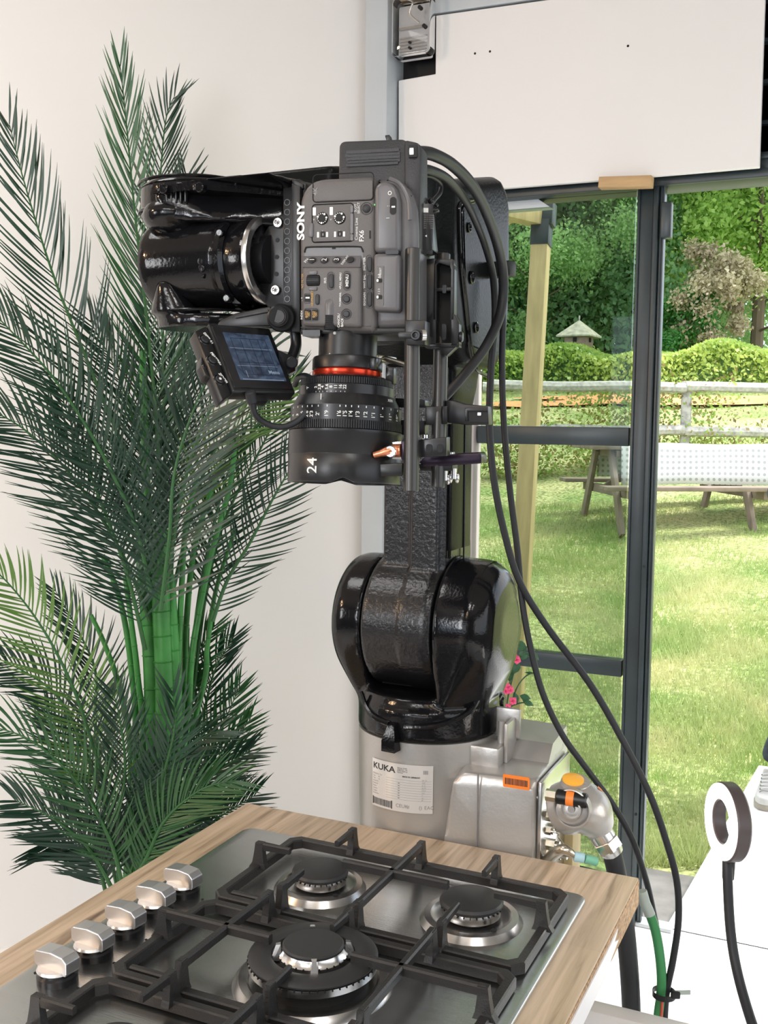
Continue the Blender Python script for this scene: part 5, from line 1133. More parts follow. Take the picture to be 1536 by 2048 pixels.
# ---- mounting plate between flange and camera
mp = thing('mounting_plate', G(575, 500, .04), 'black drilled mounting plate between robot flange and camera', 'plate')
b = B(); gpoly(b, [(570, 424), (590, 424), (590, 640), (560, 640), (540, 622), (521, 590), (516, 555), (518, 505), (527, 468), (545, 438)], .030, .040, bev=.0012); part('fan_plate', b, 'matte', mp)
b = B(); gpoly(b, [(566, 358), (600, 358), (612, 368), (612, 385), (600, 400), (600, 664), (566, 664)], .024, .060, bev=.0012); part('rail', b, 'matte', mp)
b = B(); gpoly(b, [(584, 357), (606, 368), (606, 378), (584, 370)], .02, .03, bev=.0006); gpoly(b, [(583, 366), (600, 372), (600, 664), (583, 664)], .014, .026, bev=.0008); part('rail_lip', b, 'matte', mp)
for k in range(11):
    y = 405+k*19.3; b = B(); x, yy_ = gl(574.5, y, .0238); b.lathe([(0, -.003), (.0026, -.003), (.0026, .0003), (.0034, .0003), (.0036, 0)], ml(.0238) @ Matrix.Translation((x, yy_, 0)), 14); part('tapped_hole', b, 'satin', mp)
for k, (x, y) in enumerate(((555, 480), (554, 514), (553, 548))):
    q = gl(x, y, .0298); part('tapped_hole', B().lathe([(0, .0002), (.0022, .0002), (.0024, 0)], ml(.0298) @ Matrix.Translation((*q, 0)), 12), 'dark', mp)
for x, y in ((557, 446), (552, 580.5)):
    q = gl(x, y, .0298); m = ml(.0298) @ Matrix.Translation((*q, 0)); o = part('silver_bolt', B().lathe([(0, .0022), (.0030, .0022), (.0030, .0035), (.0046, .0033), (.0056, .0018), (.0056, 0)], m, 28), 'chrome', mp)
    b = B(); [b.box((0, 0, .0024), (.0055, .0014, .0003), m=m @ Matrix.Rotation(a, 4, 'Z')) for a in (.3, .3+PI/3, .3+2*PI/3)]; part('bolt_socket', b, 'greyprint', o)
b = B(); b.cyl(G(505, 505, .05)-rx*.002, G(540, 505, .05), .034, n=40); 
part('adapter_disc', b, 'satin', mp)
# hinge arm of the screen
ha = thing('hinged_bracket', G(557, 634, .0), 'black articulated arm with round hinge holding the small screen', 'bracket')
b = B(); b.cyl(G(557, 633, -.008), G(557, 633, .022), 22*KX, n=40, bev=.001); part('hinge_disc', b, 'matte', ha); b = B(); b.lathe([(15*KX, .0), (16.2*KX, .0008), (14*KX, .0003), (13*KX, .0010), (0, .0010)], ml(-.008) @ Matrix.Translation((*gl(557, 633, -.008), 0)), 40); part('hinge_cap', b, 'batt', ha)
b = B(); b.cyl(G(562, 636, .006), G(562, 636, .030), 29*KX, n=40, bev=.0015); part('hinge_base', b, 'matte', ha)
b = B(); gpoly(b, [(540, 612), (548, 652), (430, 655), (440, 640), (470, 626)], .004, .018, bev=.002); part('arm_bar', b, 'matte', ha)
b = B(); gpoly(b, [(535, 618), (538, 624), (470, 637), (468, 633)], .002, .006, bev=.0006); part('arm_ridge', b, 'batt', ha)
b = B(); b.tube([G(588, 650, .03), G(592, 690, .03), G(582, 720, .02), G(570, 735, .01)], .006, n=12); part('arm_tube', b, 'matte', ha)
b = B(); b.hull([P(556, 700, 1.09), P(575, 705, 1.1), P(597, 718, 1.1), P(594, 742, 1.1), P(580, 752, 1.09), P(560, 735, 1.07), P(556, 700, 1.06), P(592, 716, 1.07), P(590, 742, 1.07), P(577, 748, 1.06)]); part('screen_swivel', b, 'satin', ha, sm=False)
b = B(); b.cyl(P(584, 725, 1.055), P(584, 725, 1.08), .006, n=16, bev=.001); part('swivel_bolt', b, 'satin', ha)
# ---- small screen
TLm, TRm, BLm = P(416, 646, 1.035), P(540, 656, 1.09), P(467, 783, 1.0)
mx1 = (TRm-TLm); my1 = (TLm-BLm); wM, hM = mx1.length, my1.length
mM = xf(BLm, x=mx1, y=my1); ex = mM.col[0].xyz; ey = mM.col[1].xyz
kx = (TLm-BLm).dot(ex)     # shear residue
mn = thing('camera_screen', (TLm+TRm+BLm)/3-ZV*.05, 'small black camera screen showing a dim grid picture, hanging left of the lens', 'screen')
def sk(u, v): p = BLm+mx1*u+my1*v; q = mM.inverted() @ p; return (q.x, q.y)
b = B(); b.prism([sk(0, 0), sk(1, 0), sk(1, 1), sk(0, 1)], mM @ Matrix.Translation((0, 0, -.014)), .014, bev=.0022, seg=3); mb = part('housing', b, 'matte', mn)
b = B(); b.prism([sk(.03, .05), sk(.97, .05), sk(.97, .95), sk(.03, .95)], mM @ Matrix.Translation((0, 0, -.001)), .0022, bev=.0008); part('bezel', b, 'satin', mn)
m_, n_, l_, b_ = node_mat('screen_picture'); t_ = n_.new('ShaderNodeTexCoord')
nz_ = n_.new('ShaderNodeTexNoise'); nz_.inputs['Scale'].default_value = 55; nz_.inputs['Detail'].default_value = 5; nz_.inputs['Distortion'].default_value = 1.5; l_.new(t_.outputs['Object'], nz_.inputs['Vector'])
r_ = n_.new('ShaderNodeValToRGB'); r_.color_ramp.elements[0].color = (.015, .025, .05, 1); r_.color_ramp.elements[1].color = (.13, .19, .30, 1); r_.color_ramp.elements[0].position = .3; r_.color_ramp.elements[1].position = .72
l_.new(nz_.outputs['Fac'], r_.inputs[0]); l_.new(r_.outputs[0], b_.inputs['Emission Color']); b_.inputs['Emission Strength'].default_value = .55; b_.inputs['Base Color'].default_value = (.01, .012, .016, 1); b_.inputs['Roughness'].default_value = .12; M['screen'] = m_
U0_, U1_, V0_, V1_ = .16, .90, .16, .86
b = B(); b.prism([sk(U0_, V0_), sk(U1_, V0_), sk(U1_, V1_), sk(U0_, V1_)], mM @ Matrix.Translation((0, 0, .0010)), .0005); sc_ = part('display', b, 'screen', mn, sm=False)
def sline(b, u0, v0, u1, v1, w=.0006):
    p = mM @ Vector((*sk(u0, v0), .0016)); q = mM @ Vector((*sk(u1, v1), .0016)); b.box((0, 0, 0), ((q-p).length, w, .00012), m=xf((p+q)/2, x=q-p, z=mM.col[2].xyz))
M['scrline'] = mat('screen_frame_line', (.01, .015, .03), .4, emit=(.01, .02, .05), es=.3); M['scrlight'] = mat('screen_light_line', (.1, .12, .15), .4, emit=(.25, .33, .45), es=.5)
b = B()
for u in (.25, .40, .55, .68, .80): sline(b, u, .24, u, .78)
for v in (.24, .42, .60, .78): sline(b, .25, v, .80, v)
part('grid_line', b, 'scrline', sc_)
b = B(); sline(b, .30, .20, .30, .30); sline(b, .18, .63, .86, .63, .0004); sline(b, .20, .37, .84, .37, .0004); sline(b, .20, .17, .86, .17, .0008); part('overlay_line', b, 'scrlight', sc_)
text('lettering', 'Menu', .006, mM @ Matrix.Translation((*sk(.66, .285), .0016)), 'scrlight', sc_, depth=.0001, bold=.0001)
# left button strip
sl = [sk(0.0, 1.0), sk(0.0, .0), sk(-.17, -.09), sk(-.21, .90)]
b = B(); b.prism(sl[::-1], mM @ Matrix.Translation((0, 0, -.018)), .0145, bev=.0018); st_ = part('button_strip', b, 'matte', mn)
for v in (.80, .50, .22):
    q = mM @ Vector((*sk(-.115, v-.03), -.0035)); m = xf(q, z=mM.col[2].xyz)
    part('button_ring', B().lathe([(.0050, 0), (.0058, .0010), (.0064, 0)], m, 24), 'satin', st_); part('round_button', B().lathe([(0, .0022), (.0034, .0022), (.0044, .0014), (.0044, 0)], m, 24), 'button', st_)
    part('printed_tab', B().box(mM @ Vector((*sk(-.045, v+.02), -.0033)), (.0001, .0001, .0001)), 'print', st_) if 0 else text('lettering', ('DISPLAY', '', '')[0] if v > .7 else ('PEAKING' if v > .4 else 'ZOOM'), .0040, mM @ Matrix.Translation((*sk(-.042, v), -.0033)) @ Matrix.Rotation(math.radians(-70), 4, 'Z'), 'print', st_, depth=.0001, align='CENTER', bold=.0002)
part('button_mark', B().lathe([(0, .0026), (.0014, .0026), (.0014, .002)], xf(mM @ Vector((*sk(-.115, .19), -.0035)), z=mM.col[2].xyz), 12), 'print', st_)
b = B(); b.prism([sk(-.19, .60), sk(-.25, .45), sk(-.24, .30), sk(-.17, .26), sk(-.17, .58)], mM @ Matrix.Translation((0, 0, -.020)), .012, bev=.001); o = part('screw_lug', b, 'matte', mn); part('lug_hole', B().lathe([(0, .0004), (.0016, .0004), (.0024, .0008), (.003, 0)], xf(mM @ Vector((*sk(-.205, .42), -.008)), z=mM.col[2].xyz), 16), 'satin', o)
b = B(); b.prism([sk(.28, -.0), sk(.52, -.0), sk(.52, -.10), sk(.28, -.10)], mM @ Matrix.Translation((0, 0, -.012)), .009, bev=.001); part('cable_socket', b, 'matte', mn)
c0_ = P(502, 790, 1.0)
b = B(); b.cyl(P(500, 783, 1.01), P(505, 806, 1.015), .0055, n=16, bev=.001); pk = [P(504, 800, 1.012), P(510, 828, 1.02), P(530, 846, 1.03), P(560, 854, 1.035), P(590, 845, 1.04), P(615, 822, 1.045), P(628, 790, 1.05), P(628, 765, 1.055), P(612, 752, 1.07), P(596, 756, 1.085), P(590, 770, 1.10)]
b.tube(pk, .0032, n=12)
single('screen_cable', b, 'rubber', 'short grey black cable looping from the small screen towards the lens', 'cable')
# ---- lens (axis vertical)
dl = 1.085; lc = P(692, 760, dl)
ln = thing('cine_lens', (lc.x, lc.y, P(690, 972, dl).z), 'large black cine lens with a thin red ring and white scales, pointing down', 'lens')
def lx(px, py): return P(px, py, dl)
def LZ(py): return P(692, py, dl-.01).z
SC = dl/FPX
cxs = lambda py: 697-(py-660)*.030     # axis leans with the camera roll
def LM(py): q = P(cxs(py), py, dl); return q
axp0, axp1 = LM(660), LM(972); la = (axp0-axp1).normalized(); mLn = xf(axp1, z=la); Lz = (axp0-axp1).length
def lz(py): return (axp1-LM(py)).dot(la)*-1
def ring(prof, n=72): return B().lathe([(r*SC, lz(py)) for r, py in prof], mLn, n)
part('mount_ring', ring([(0, 658), (60, 658), (60, 668), (57, 671), (0, 671)]), 'chrome', ln)
part('adapter', ring([(0, 670), (58.5, 671), (58.5, 720), (0, 720)]), 'matte', ln, label='smooth black lens adapter tube')
b = B(); b.ball(mLn @ Vector((0, -58.6*SC, lz(676))), .0018, n=8); b.ball(mLn @ Vector((-10*SC, -58*SC, lz(716))), .0008, n=6); part('index_dot', b, 'print', ln)
part('clamp_ring', ring([(0, 718), (68, 718), (70, 722), (70, 742), (66, 745), (0, 745)]), 'matte', ln)
part('red_ring', ring([(0, 743), (67, 743), (69.5, 746), (69.5, 755), (67, 759), (0, 759)]), 'red', ln)
def gear(r, y0, y1, n, nm, depth=2.6):
    o = part(nm, ring([(0, y0), (r-depth, y0), (r-depth, y1), (0, y1)]), 'satin', ln); b = B()
    for k in range(n):
        if mLn.to_3x3() @ Vector((math.cos(2*PI*k/n), math.sin(2*PI*k/n), 0)) @ F0 < .35:
            b.box(((r-depth/2)*SC, 0, (lz(y0)+lz(y1))/2), (depth*SC, 2*PI*r*SC/n*.55, lz(y0)-lz(y1)), m=mLn @ Matrix.Rotation(2*PI*k/n, 4, 'Z'))
    t_ = part('gear_teeth', b, 'rubber', o); tag(t_, kind='stuff')
part('rear_barrel', ring([(0, 757), (78, 757), (88, 762), (92, 766), (0, 766)]), 'satin', ln)
gear(92, 764, 777, 120, 'iris_gear')
part('iris_ring', ring([(0, 776), (92, 776), (95, 778), (95, 797), (0, 797)]), 'satin', ln)
part('cone', ring([(0, 796), (96, 796), (99, 800), (108, 817), (0, 819)]), 'matte', ln)
part('focus_ring', ring([(0, 817), (109, 817), (110.5, 819), (110.5, 850), (0, 850)]), 'satin', ln)
gear(113, 848, 864, 150, 'focus_gear')
# front barrel with scalloped lower rim
vs = []; fs = []; n = 144; prof = [(109, 862), (113.5, 866), (113.5, 872), (112.5, 874), (112.5, 911), (111.8, 912), (111.8, 913), (112.5, 914)]
for k in range(n):
    a = 2*PI*k/n; d_ = (a-math.radians(262)+PI) % (2*PI)-PI; d2 = abs(abs(d_)-0)
    wd_ = mLn.to_3x3() @ Vector((math.cos(a), math.sin(a), 0)); of_ = abs(wd_.dot(R0)-.02) if wd_.dot(F0) < 0 else 1; of2 = abs(wd_.dot(R0)+.10) if wd_.dot(F0) > 0 else 1
    low = 967-9.5*max(0, 1-of_/.20)-9*max(0, 1-of2/.3)
    for r, py in prof+[(112.5, low-2), (111.5, low), (104, low), (104, 890)]: vs.append(mLn @ Vector((r*SC*math.cos(a), r*SC*math.sin(a), lz(py))))
m_k = len(prof)+4
for k in range(n):
    for q in range(m_k-1): fs.append((k*m_k+q, ((k+1) % n)*m_k+q, ((k+1) % n)*m_k+q+1, k*m_k+q+1))
part('front_barrel', B().add(vs, fs), 'matte', ln, label='smooth black front barrel marked 24')
part('front_glass', ring([(0, 900), (60, 892), (104, 890)]), 'glass', ln)
def cyltext(body, aoff, py, h, r, mt='print', rot=True, bold=0, nm='scale_mark', par=None, sx=1):
    """text tangent to the lens at angle aoff (deg, 0 = towards viewer, + right)"""
    v = -(mLn.translation-CP); v.z = 0; v.normalize(); a = math.atan2(v.y, v.x)+math.radians(aoff); n_ = Vector((math.cos(a), math.sin(a), 0))
    n_ = (n_-la*n_.dot(la)).normalized(); t = la.cross(n_); p = mLn.translation+la*lz(py)+n_*(r*SC+.0002)
    m = Matrix((t, la, n_)).transposed().to_4x4(); m.translation = p
    if rot: m = m @ Matrix.Rotation(PI/2, 4, 'Z')
    return text(nm, body, h*SC*1.35, m, mt, par or ln, depth=.0001, align='CENTER', bold=bold, sx=sx)
def A_(px, r): return math.degrees(math.asin(max(-1, min(1, (px-693)/r))))
cyltext('24', A_(632, 113), 937, 23, 112.7, 'print', bold=.0001)
for px, t_ in ((590, '4'), (599, '3'), (608, '2.6'), (618, "2'6"), (627, "2'3"), (639, "2'"), (656, "1'9"), (680, "1'6"), (691, "1'5"), (702, "1'4"), (715, "1'3"), (730, "1'2"), (745, "1'1"), (762, "1'"), (779, '11"'), (793, '10"')):
    cyltext(t_, A_(px, 111), 838, 8, 110.6, 'print', bold=.00006); cyltext('-', A_(px, 111), 823, 10, 110.6, 'print', bold=.0001)
for px, t_ in ((618, 'T'), (634, '2'), (641, '2.8'), (647, '4'), (655, '5.6'), (663, '8'), (672, '11'), (681, '16'), (689, '22')):
    cyltext(t_, A_(px, 95), 785, 6.5, 95.2, 'print', bold=.00006)
    if t_ != 'T': cyltext('-', A_(px, 95), 794, 5, 95.2, 'print', bold=.0001)
cyltext('|', A_(645, 103), 807, 15, 104, 'print', rot=False); cyltext('XEEN', A_(775, 100), 805, 5, 103.5, 'print', rot=False)
# lens foot block with hole
b = B(); gpoly(b, [(771, 735), (787, 735), (787, 768), (771, 768)], .03, .045, bev=.001); o = part('lens_foot', b, 'satin', ln); q = gl(779, 757, .0298); part('foot_hole', B().lathe([(0, .0002), (.003, .0002), (.0036, 0)], ml(.0298) @ Matrix.Translation((*q, 0)), 16), 'dark', o)
b = B(); b.box(mLn @ Vector((66*SC, -20*SC, lz(733))), (.008, .008, .012), bev=.001); part('lens_lock', b, 'satin', ln)
# ---- rods and clamps
rg = thing('rod_support', P(821, 983, 1.05), 'black rod support with two vertical rods beside the lens', 'rod support')
def vrod(px0, py0, px1, py1, d, nm='rod', r=.0077): return part(nm, B().cyl(P(px0, py0, d), P(px1, py1, d), r, n=32, bev=.0006), 'rod', rg)
DR1, DR2 = 1.035, 1.10
vrod(826, 498, 822, 983, DR1); vrod(886, 508, 875, 975, DR2)
def blk_(b, pts, d0, d1, bev=.0008):
    """solid between two depth planes of the rig"""
    return gpoly(b, pts, d0, d1, bev=bev)
dR = (P(822, 700, DR1)-RGO).dot(ry); dR2 = (P(878, 700, DR2)-RGO).dot(ry)
b = B(); gpoly(b, [(810, 640), (850, 640), (850, 690), (812, 690)], dR-.0125, dR+.0125, bev=.0012); o = part('front_clamp', b, 'matte', rg)
q = gl(833, 671, dR-.013); m = ml(dR-.013) @ Matrix.Translation((*q, 0)); part('clamp_bolt', B().lathe([(0, .004), (.0022, .004), (.0030, .006), (.0045, .006), (.0052, .004), (.0052, 0)], m, 24), 'satin', o)
b = B(); b.cyl(G(842, 671, dR-.016), G(850, 671, dR-.014), .006, n=20); part('clamp_spring', b, 'alu', o)
b = B(); gslot(b, 796, 664, 832, 676, dR-.017, dR-.0125, r=.8, bev=.0006); part('clamp_lever', b, 'matte', o)
# T bracket with windows (frame built from bars)
D0, D1 = dR2-.022, dR2-.006
b = B()
for pts in ([(869, 525), (874, 520), (879, 522), (873, 530), (873, 640), (866, 640)], [(903, 520), (909, 538), (908, 640), (900, 640), (902, 540), (898, 528)], [(872, 518), (905, 518), (908, 530), (900, 532), (878, 526), (870, 530)], [(870, 576), (906, 574), (906, 581), (870, 583)], [(854, 640), (870, 618), (872, 640), (872, 690), (854, 690)], [(902, 638), (904, 620), (918, 648), (918, 692), (902, 692)], [(854, 686), (918, 686), (918, 694), (854, 694)]):
    gpoly(b, pts, D0, D1, bev=.0004)
part('window_bracket', b, 'matte', rg, label='black bracket frame with open windows')
b = B(); gpoly(b, [(868, 522), (906, 522), (906, 690), (868, 690)], D1, D1+.004); part('bracket_back', b, 'dark', rg)
b = B(); gpoly(b, [(838, 520), (870, 516), (870, 640), (840, 650)], D0+.002, D1, bev=.001); part('bracket_side', b, 'matte', rg)
b = B(); gslot(b, 885, 570, 892, 586, D0-.001, D0+.003, r=.5); gslot(b, 884, 648, 891, 680, D0-.001, D0+.003, r=.6); part('bracket_slot_nut', b, 'satin', rg)
b = B(); b.cyl(G(918, 674, D0), G(926, 674, D0), .0055, n=18, bev=.001); part('side_knob', b, 'satin', rg)
b = B(); gpoly(b, [(850, 690), (900, 690), (912, 694), (893, 712), (880, 706), (880, 698), (850, 696)], D0+.002, D1, bev=.0006); part('bracket_foot', b, 'matte', rg)
# mid clamp and motor arm
b = B(); gpoly(b, [(850, 812), (884, 812), (884, 850), (850, 850)], dR2-.013, dR2+.013, bev=.0015); part('motor_clamp', b, 'matte', rg)
b = B(); gpoly(b, [(884, 812), (895, 812), (895, 848), (884, 848)], dR2-.015, dR2+.010, bev=.0008); part('clamp_jaw', b, 'matte', rg)
b = B(); gpoly(b, [(893, 800), (905, 800), (930, 808), (976, 812), (978, 850), (935, 850), (895, 846)], dR2-.012, dR2+.014, bev=.0015); o = part('motor_arm', b, 'matte', rg)
b = B(); gpoly(b, [(930, 816), (976, 817), (976, 823), (936, 823), (936, 842), (930, 842)], dR2-.0145, dR2-.011, bev=.0005); part('arm_channel', b, 'satin', o)
b = B(); gpoly(b, [(938, 824), (975, 824), (975, 845), (938, 843)], dR2-.0126, dR2-.0118); part('arm_recess', b, 'dark', o)
part('arm_pin', gslot(B(), 955, 825, 962, 831, dR2-.0145, dR2-.0125, r=.4), 'chrome', o)
b = B(); gpoly(b, [(790, 796), (850, 800), (850, 815), (792, 815)], dR2-.004, dR2+.02, bev=.001); gpoly(b, [(795, 840), (850, 842), (850, 870), (797, 870)], dR2-.004, dR2+.02, bev=.001); part('lens_bracket', b, 'satin', rg)
# bottom clamp: silver block, copper lever, purple plate
b = B(); gpoly(b, [(803, 882), (813, 882), (813, 921), (803, 921)], dR-.011, dR+.013, bev=.0006); part('purple_cheek', b, 'purple', rg)
b = B(); gpoly(b, [(813, 883), (834, 883), (834, 921), (813, 921)], dR-.0105, dR+.011, bev=.0006); part('silver_block', b, 'alu', rg, label='bright silver clamp block')
b = B(); gpoly(b, [(783, 884), (803, 882), (803, 920), (783, 918), (790, 902)], dR-.005, dR+.004, bev=.0008); part('clamp_wing', b, 'alu', rg)
b = B(); b.cyl(G(786, 901, dR-.009), G(802, 901, dR-.009), .0066, n=20); b.tube([G(790, 901, dR-.012), G(775, 903, dR-.016), G(760, 907, dR-.018), G(748, 910, dR-.018)], .004, n=12, radii=[.0068, .0052, .0034, .0030]); o = part('copper_lever', b, 'copper', rg, label='copper coloured clamp lever')
b = B(); m = ml(dR-.0175) @ Matrix.Translation((*gl(781, 903, dR-.0175), 0)); b.lathe([(0, .002), (.0052, .002), (.0060, .001), (.0060, -.003)], m, 24); b.box((0, 0, .0022), (.010, .0010, .0004), m=m @ Matrix.Rotation(-.9, 4, 'Z')); part('lever_cap', b, 'chrome', o)
b = B(); gpoly(b, [(836, 880), (893, 874), (893, 912), (836, 915)], dR+.0, dR+.020, bev=.001); o = part('slotted_plate', b, 'satin', rg)
for x in (858, 880): part('plate_slot', gslot(B(), x-6, 888, x+6, 905, dR-.0008, dR+.001, r=.8), 'dark', o)
b = B(); gpoly(b, [(850, 912), (958, 905), (963, 912), (963, 927), (852, 934), (838, 925)], dR2-.018, dR2+.02, bev=.001); part('purple_plate', b, 'purple', rg, label='dark purple anodised plate')
b = B(); gpoly(b, [(838, 928), (905, 926), (905, 942), (840, 942)], dR2-.014, dR2+.018, bev=.001); part('lower_plate', b, 'matte', rg)
b = B(); gpoly(b, [(748, 934), (753, 928), (805, 926), (805, 952), (756, 954), (749, 949)], dR-.012, dR-.006, bev=.001); part('rubber_tab', b, 'matte', rg)
for x, y in ((876, 906), (902, 907), (851, 872)):
    b = B(); b.cyl(G(x, y+6, dR2-.01), G(x, y-4, dR2-.01), .0042, n=14, bev=.0008); part('chrome_screw', b, 'chrome', rg)
for x, y, s_ in ((873, 951, 1), (890, 955, -1), (908, 952, 1)):
    b = B(); c = G(x, y, dR2-.008); b.ball(c+rx*.0035-ZV*.002, .0038, (.6, .5, 1.5), 10); b.ball(c-rx*.0035-ZV*.002, .0038, (.6, .5, 1.5), 10); b.cyl(c+ZV*.008, c-ZV*.003, .0032, n=12); part('wing_nut', b, 'chrome', rg)
b = B(); b.box(G(760, 718, .06), (.018, .05, .007), bev=.002); b.cyl(G(768, 716, .05), G(812, 729, .045), .0028, n=10, bev=.0006); part('lens_release_pin', b, 'brass', ln)
# ================================================================== CABLES
def cable(name, pts, r, mt, label, n=12):
    b = B(); b.tube([P(*p) for p in pts], r, n=n, sub=8); return single(name, b, mt, label, 'cable')
cable('power_cable', [(838, 305, 1.08), (866, 309, 1.10), (905, 330, 1.15), (945, 372, 1.22), (975, 430, 1.30), (998, 500, 1.38), (1007, 565, 1.42), (1000, 630, 1.42), (972, 692, 1.40), (935, 742, 1.40), (893, 790, 1.42), (870, 815, 1.46)], .0068, 'rubber', 'thick black cable arching from the battery over the elbow and curling back to the arm')
cable('data_cable', [(838, 338, 1.08), (862, 341, 1.10), (895, 358, 1.15), (930, 400, 1.25), (955, 450, 1.33), (975, 505, 1.40), (987, 560, 1.44), (990, 640, 1.45), (982, 740, 1.46), (979, 850, 1.47), (988, 960, 1.47), (1010, 1070, 1.48), (1040, 1165, 1.49), (1095, 1255, 1.50), (1180, 1368, 1.5), (1245, 1480, 1.5), (1300, 1590, 1.5), (1335, 1690, 1.5), (1354, 1765, 1.5), (1357, 1840, 1.5), (1346, 1920, 1.5), (1333, 1985, 1.5), (1328, 2060, 1.5), (1326, 2140, 1.5), (1325, 2500, 1.52)], .0050, 'rubber', 'black cable hanging from the strap, crossing to the right and down past the floor edge')
cable('signal_cable', [(1003, 560, 1.50), (1006, 640, 1.50), (1004, 730, 1.50), (1008, 850, 1.5), (1020, 980, 1.5), (1035, 1100, 1.5), (1044, 1200, 1.5), (1060, 1290, 1.5), (1085, 1385, 1.5), (1125, 1470, 1.5), (1175, 1540, 1.5), (1225, 1608, 1.5), (1265, 1680, 1.5), (1292, 1760, 1.52), (1308, 1830, 1.54), (1313, 1856, 1.56), (1318, 1930, 1.56), (1324, 2000, 1.53), (1325, 2120, 1.52), (1320, 2500, 1.52)], .0046, 'rubber', 'thinner black cable hanging inside the other one and passing close to the silver base')
cable('thin_lead', [(840, 352, 1.10), (862, 352, 1.12), (880, 366, 1.15), (880, 385, 1.15), (868, 400, 1.13), (860, 412, 1.11)], .0026, 'rubber', 'thin black lead curling from the battery block to the small knobs')
cable('robot_power_conduit', [(GL.x, 0, 0)]*0+[(1222, 1697, 1.45), (1232, 1740, 1.45), (1243, 1800, 1.46), (1252, 1870, 1.48), (1259, 1950, 1.5), (1263, 2030, 1.52), (1264, 2120, 1.54), (1262, 2500, 1.58)], .0135, 'rubber', 'thick black conduit running down from the silver elbow connector', 20)
gc = thing('earth_cable', P(1320, 2030, 1.5)-ZV*.4, 'green cable with a pale taped upper end, tied to the black cables', 'cable')
b = B(); b.tube([P(*p) for p in ((1283, 1782, 1.5), (1290, 1806, 1.5), (1297, 1822, 1.5), (1300, 1830, 1.5))], .0078, n=14); part('taped_end', b, 'greycable', gc)
b = B(); b.tube([P(*p) for p in ((1299, 1826, 1.5), (1310, 1858, 1.5), (1318, 1900, 1.5), (1323, 1950, 1.5), (1322, 1990, 1.5), (1316, 2040, 1.5), (1312, 2120, 1.5), (1310, 2500, 1.5))], .0070, n=14); part('sheath', b, 'greencable', gc)
b = B(); b.tube([P(*p) for p in ((1325, 1996, 1.49), (1323, 2030, 1.49), (1320, 2120, 1.49), (1318, 2500, 1.5))], .0020, n=8); part('red_core', b, 'redcable', gc)
zt_ = thing('cable_tie', P(1330, 1986, 1.49), 'black cable tie with a pale tail binding the green and black cables', 'cable tie')
b = B(); m = xf(P(1328, 1987, 1.5), z=ZV); b.lathe([(.0155, -.004), (.0165, -.004), (.0165, .004), (.0155, .004), (.0155, -.004)], m, 28); part('band', b, 'matte', zt_)
b = B(); e1_ = P(1342, 1989, 1.482); e2_ = P(1360, 1990, 1.482); b.box((0, 0, 0), ((e2_-e1_).length, .008, .010), m=xf((e1_+e2_)/2, x=e2_-e1_, z=ZV), bev=.002); part('head', b, 'matte', zt_)
b = B(); e1_ = P(1356, 1990, 1.482); e2_ = P(1380, 1980, 1.482); b.box((0, 0, 0), ((e2_-e1_).length, .0012, .0065), m=xf((e1_+e2_)/2, x=e2_-e1_, z=ZV)); part('tail', b, 'greycable', zt_)
# ================================================================== PALM
DP = 2.5
pb = P(212, 1800, DP); pl = thing('artificial_palm', (pb.x, pb.y, 0), 'tall artificial palm with dark green fronds in front of the white wall', 'plant')
def frond(pxs, L, mt, n=60, base_skip=.12, ang0=58, ang1=20, side=0, droop=.25, w=.0062, indiv=False, face=0.35, asym=1.0):
    """pxs: list of (px,py,depth offset). leaflets on both sides"""
    pts = smooth([P(x, y, DP+dz) for x, y, dz in pxs], 14); cum = [0]
    for i in range(1, len(pts)): cum.append(cum[-1]+(pts[i]-pts[i-1]).length)
    T = cum[-1]
    def at(s):
        s *= T; i = max(0, min(len(pts)-2, int(np.searchsorted(cum, s))-1)); f = (s-cum[i])/max(1e-6, cum[i+1]-cum[i]); return pts[i].lerp(pts[i+1], f), (pts[i+1]-pts[i]).normalized()
    b = B(); b.tube(pts, .004, n=7, sub=1, radii=[.0055, .0045, .0035, .002, .0008]); fo = part('frond', b, 'rachis', pl)
    allv = []; allf = []
    for k in range(n):
        s = base_skip+(1-base_skip)*(k+.5)/n
        for sd in (-1, 1):
            if side and sd != side and random.random() < .8: continue
            s2 = min(.999, s+random.uniform(-.3, .3)/n); p, t = at(s2)
            vd = (p-CP).normalized(); sv = t.cross(vd).normalized()*sd; up = -vd
            u = (s-base_skip)/(1-base_skip); Lk = L*(.45+.55*math.sin(PI*min(1, .12+u*.80))**.8)*(1-.35*u**3)*random.uniform(.88, 1.1)*(asym if sd < 0 else 1)
            a = math.radians(ang0+(ang1-ang0)*u+random.uniform(-5, 5)); d = (t*math.cos(a)+sv*math.sin(a)+up*face*random.uniform(.2, 1.2)).normalized()
            q = p.copy(); dd_ = d.copy(); vs = []; N = 5
            for j in range(N+1):
                f = j/N; ww = w*(.35+1.5*f if f < .3 else .8+.2*(1-f))*(1-f**3.2)*.5+.0002
                nn = dd_.cross(t).normalized() if abs(dd_.dot(t)) < .97 else up
                pr = dd_.cross(up).normalized(); pr = (pr+up*.35).normalized()
                vs += [q-pr*ww, q+pr*ww]; q = q+dd_*(Lk/N); dd_ = (dd_+(t*.10)+Vector((0, 0, -droop*.22))).normalized()
            fs = [(2*j, 2*j+1, 2*j+3, 2*j+2) for j in range(N)]
            if indiv:
                me = bpy.data.meshes.new('leaflet'); me.from_pydata([tuple(v) for v in vs], [], fs); link_mesh('leaflet', me, mt, fo)
            else:
                o_ = len(allv); allv += [tuple(v) for v in vs]; allf += [tuple(i+o_ for i in f) for f in fs]
    if allv:
        me = npmesh('leaflets', allv, allf, mt); o = link_mesh('leaflets', me, None, fo); o['kind'] = 'stuff'
    return fo
random.seed(11)
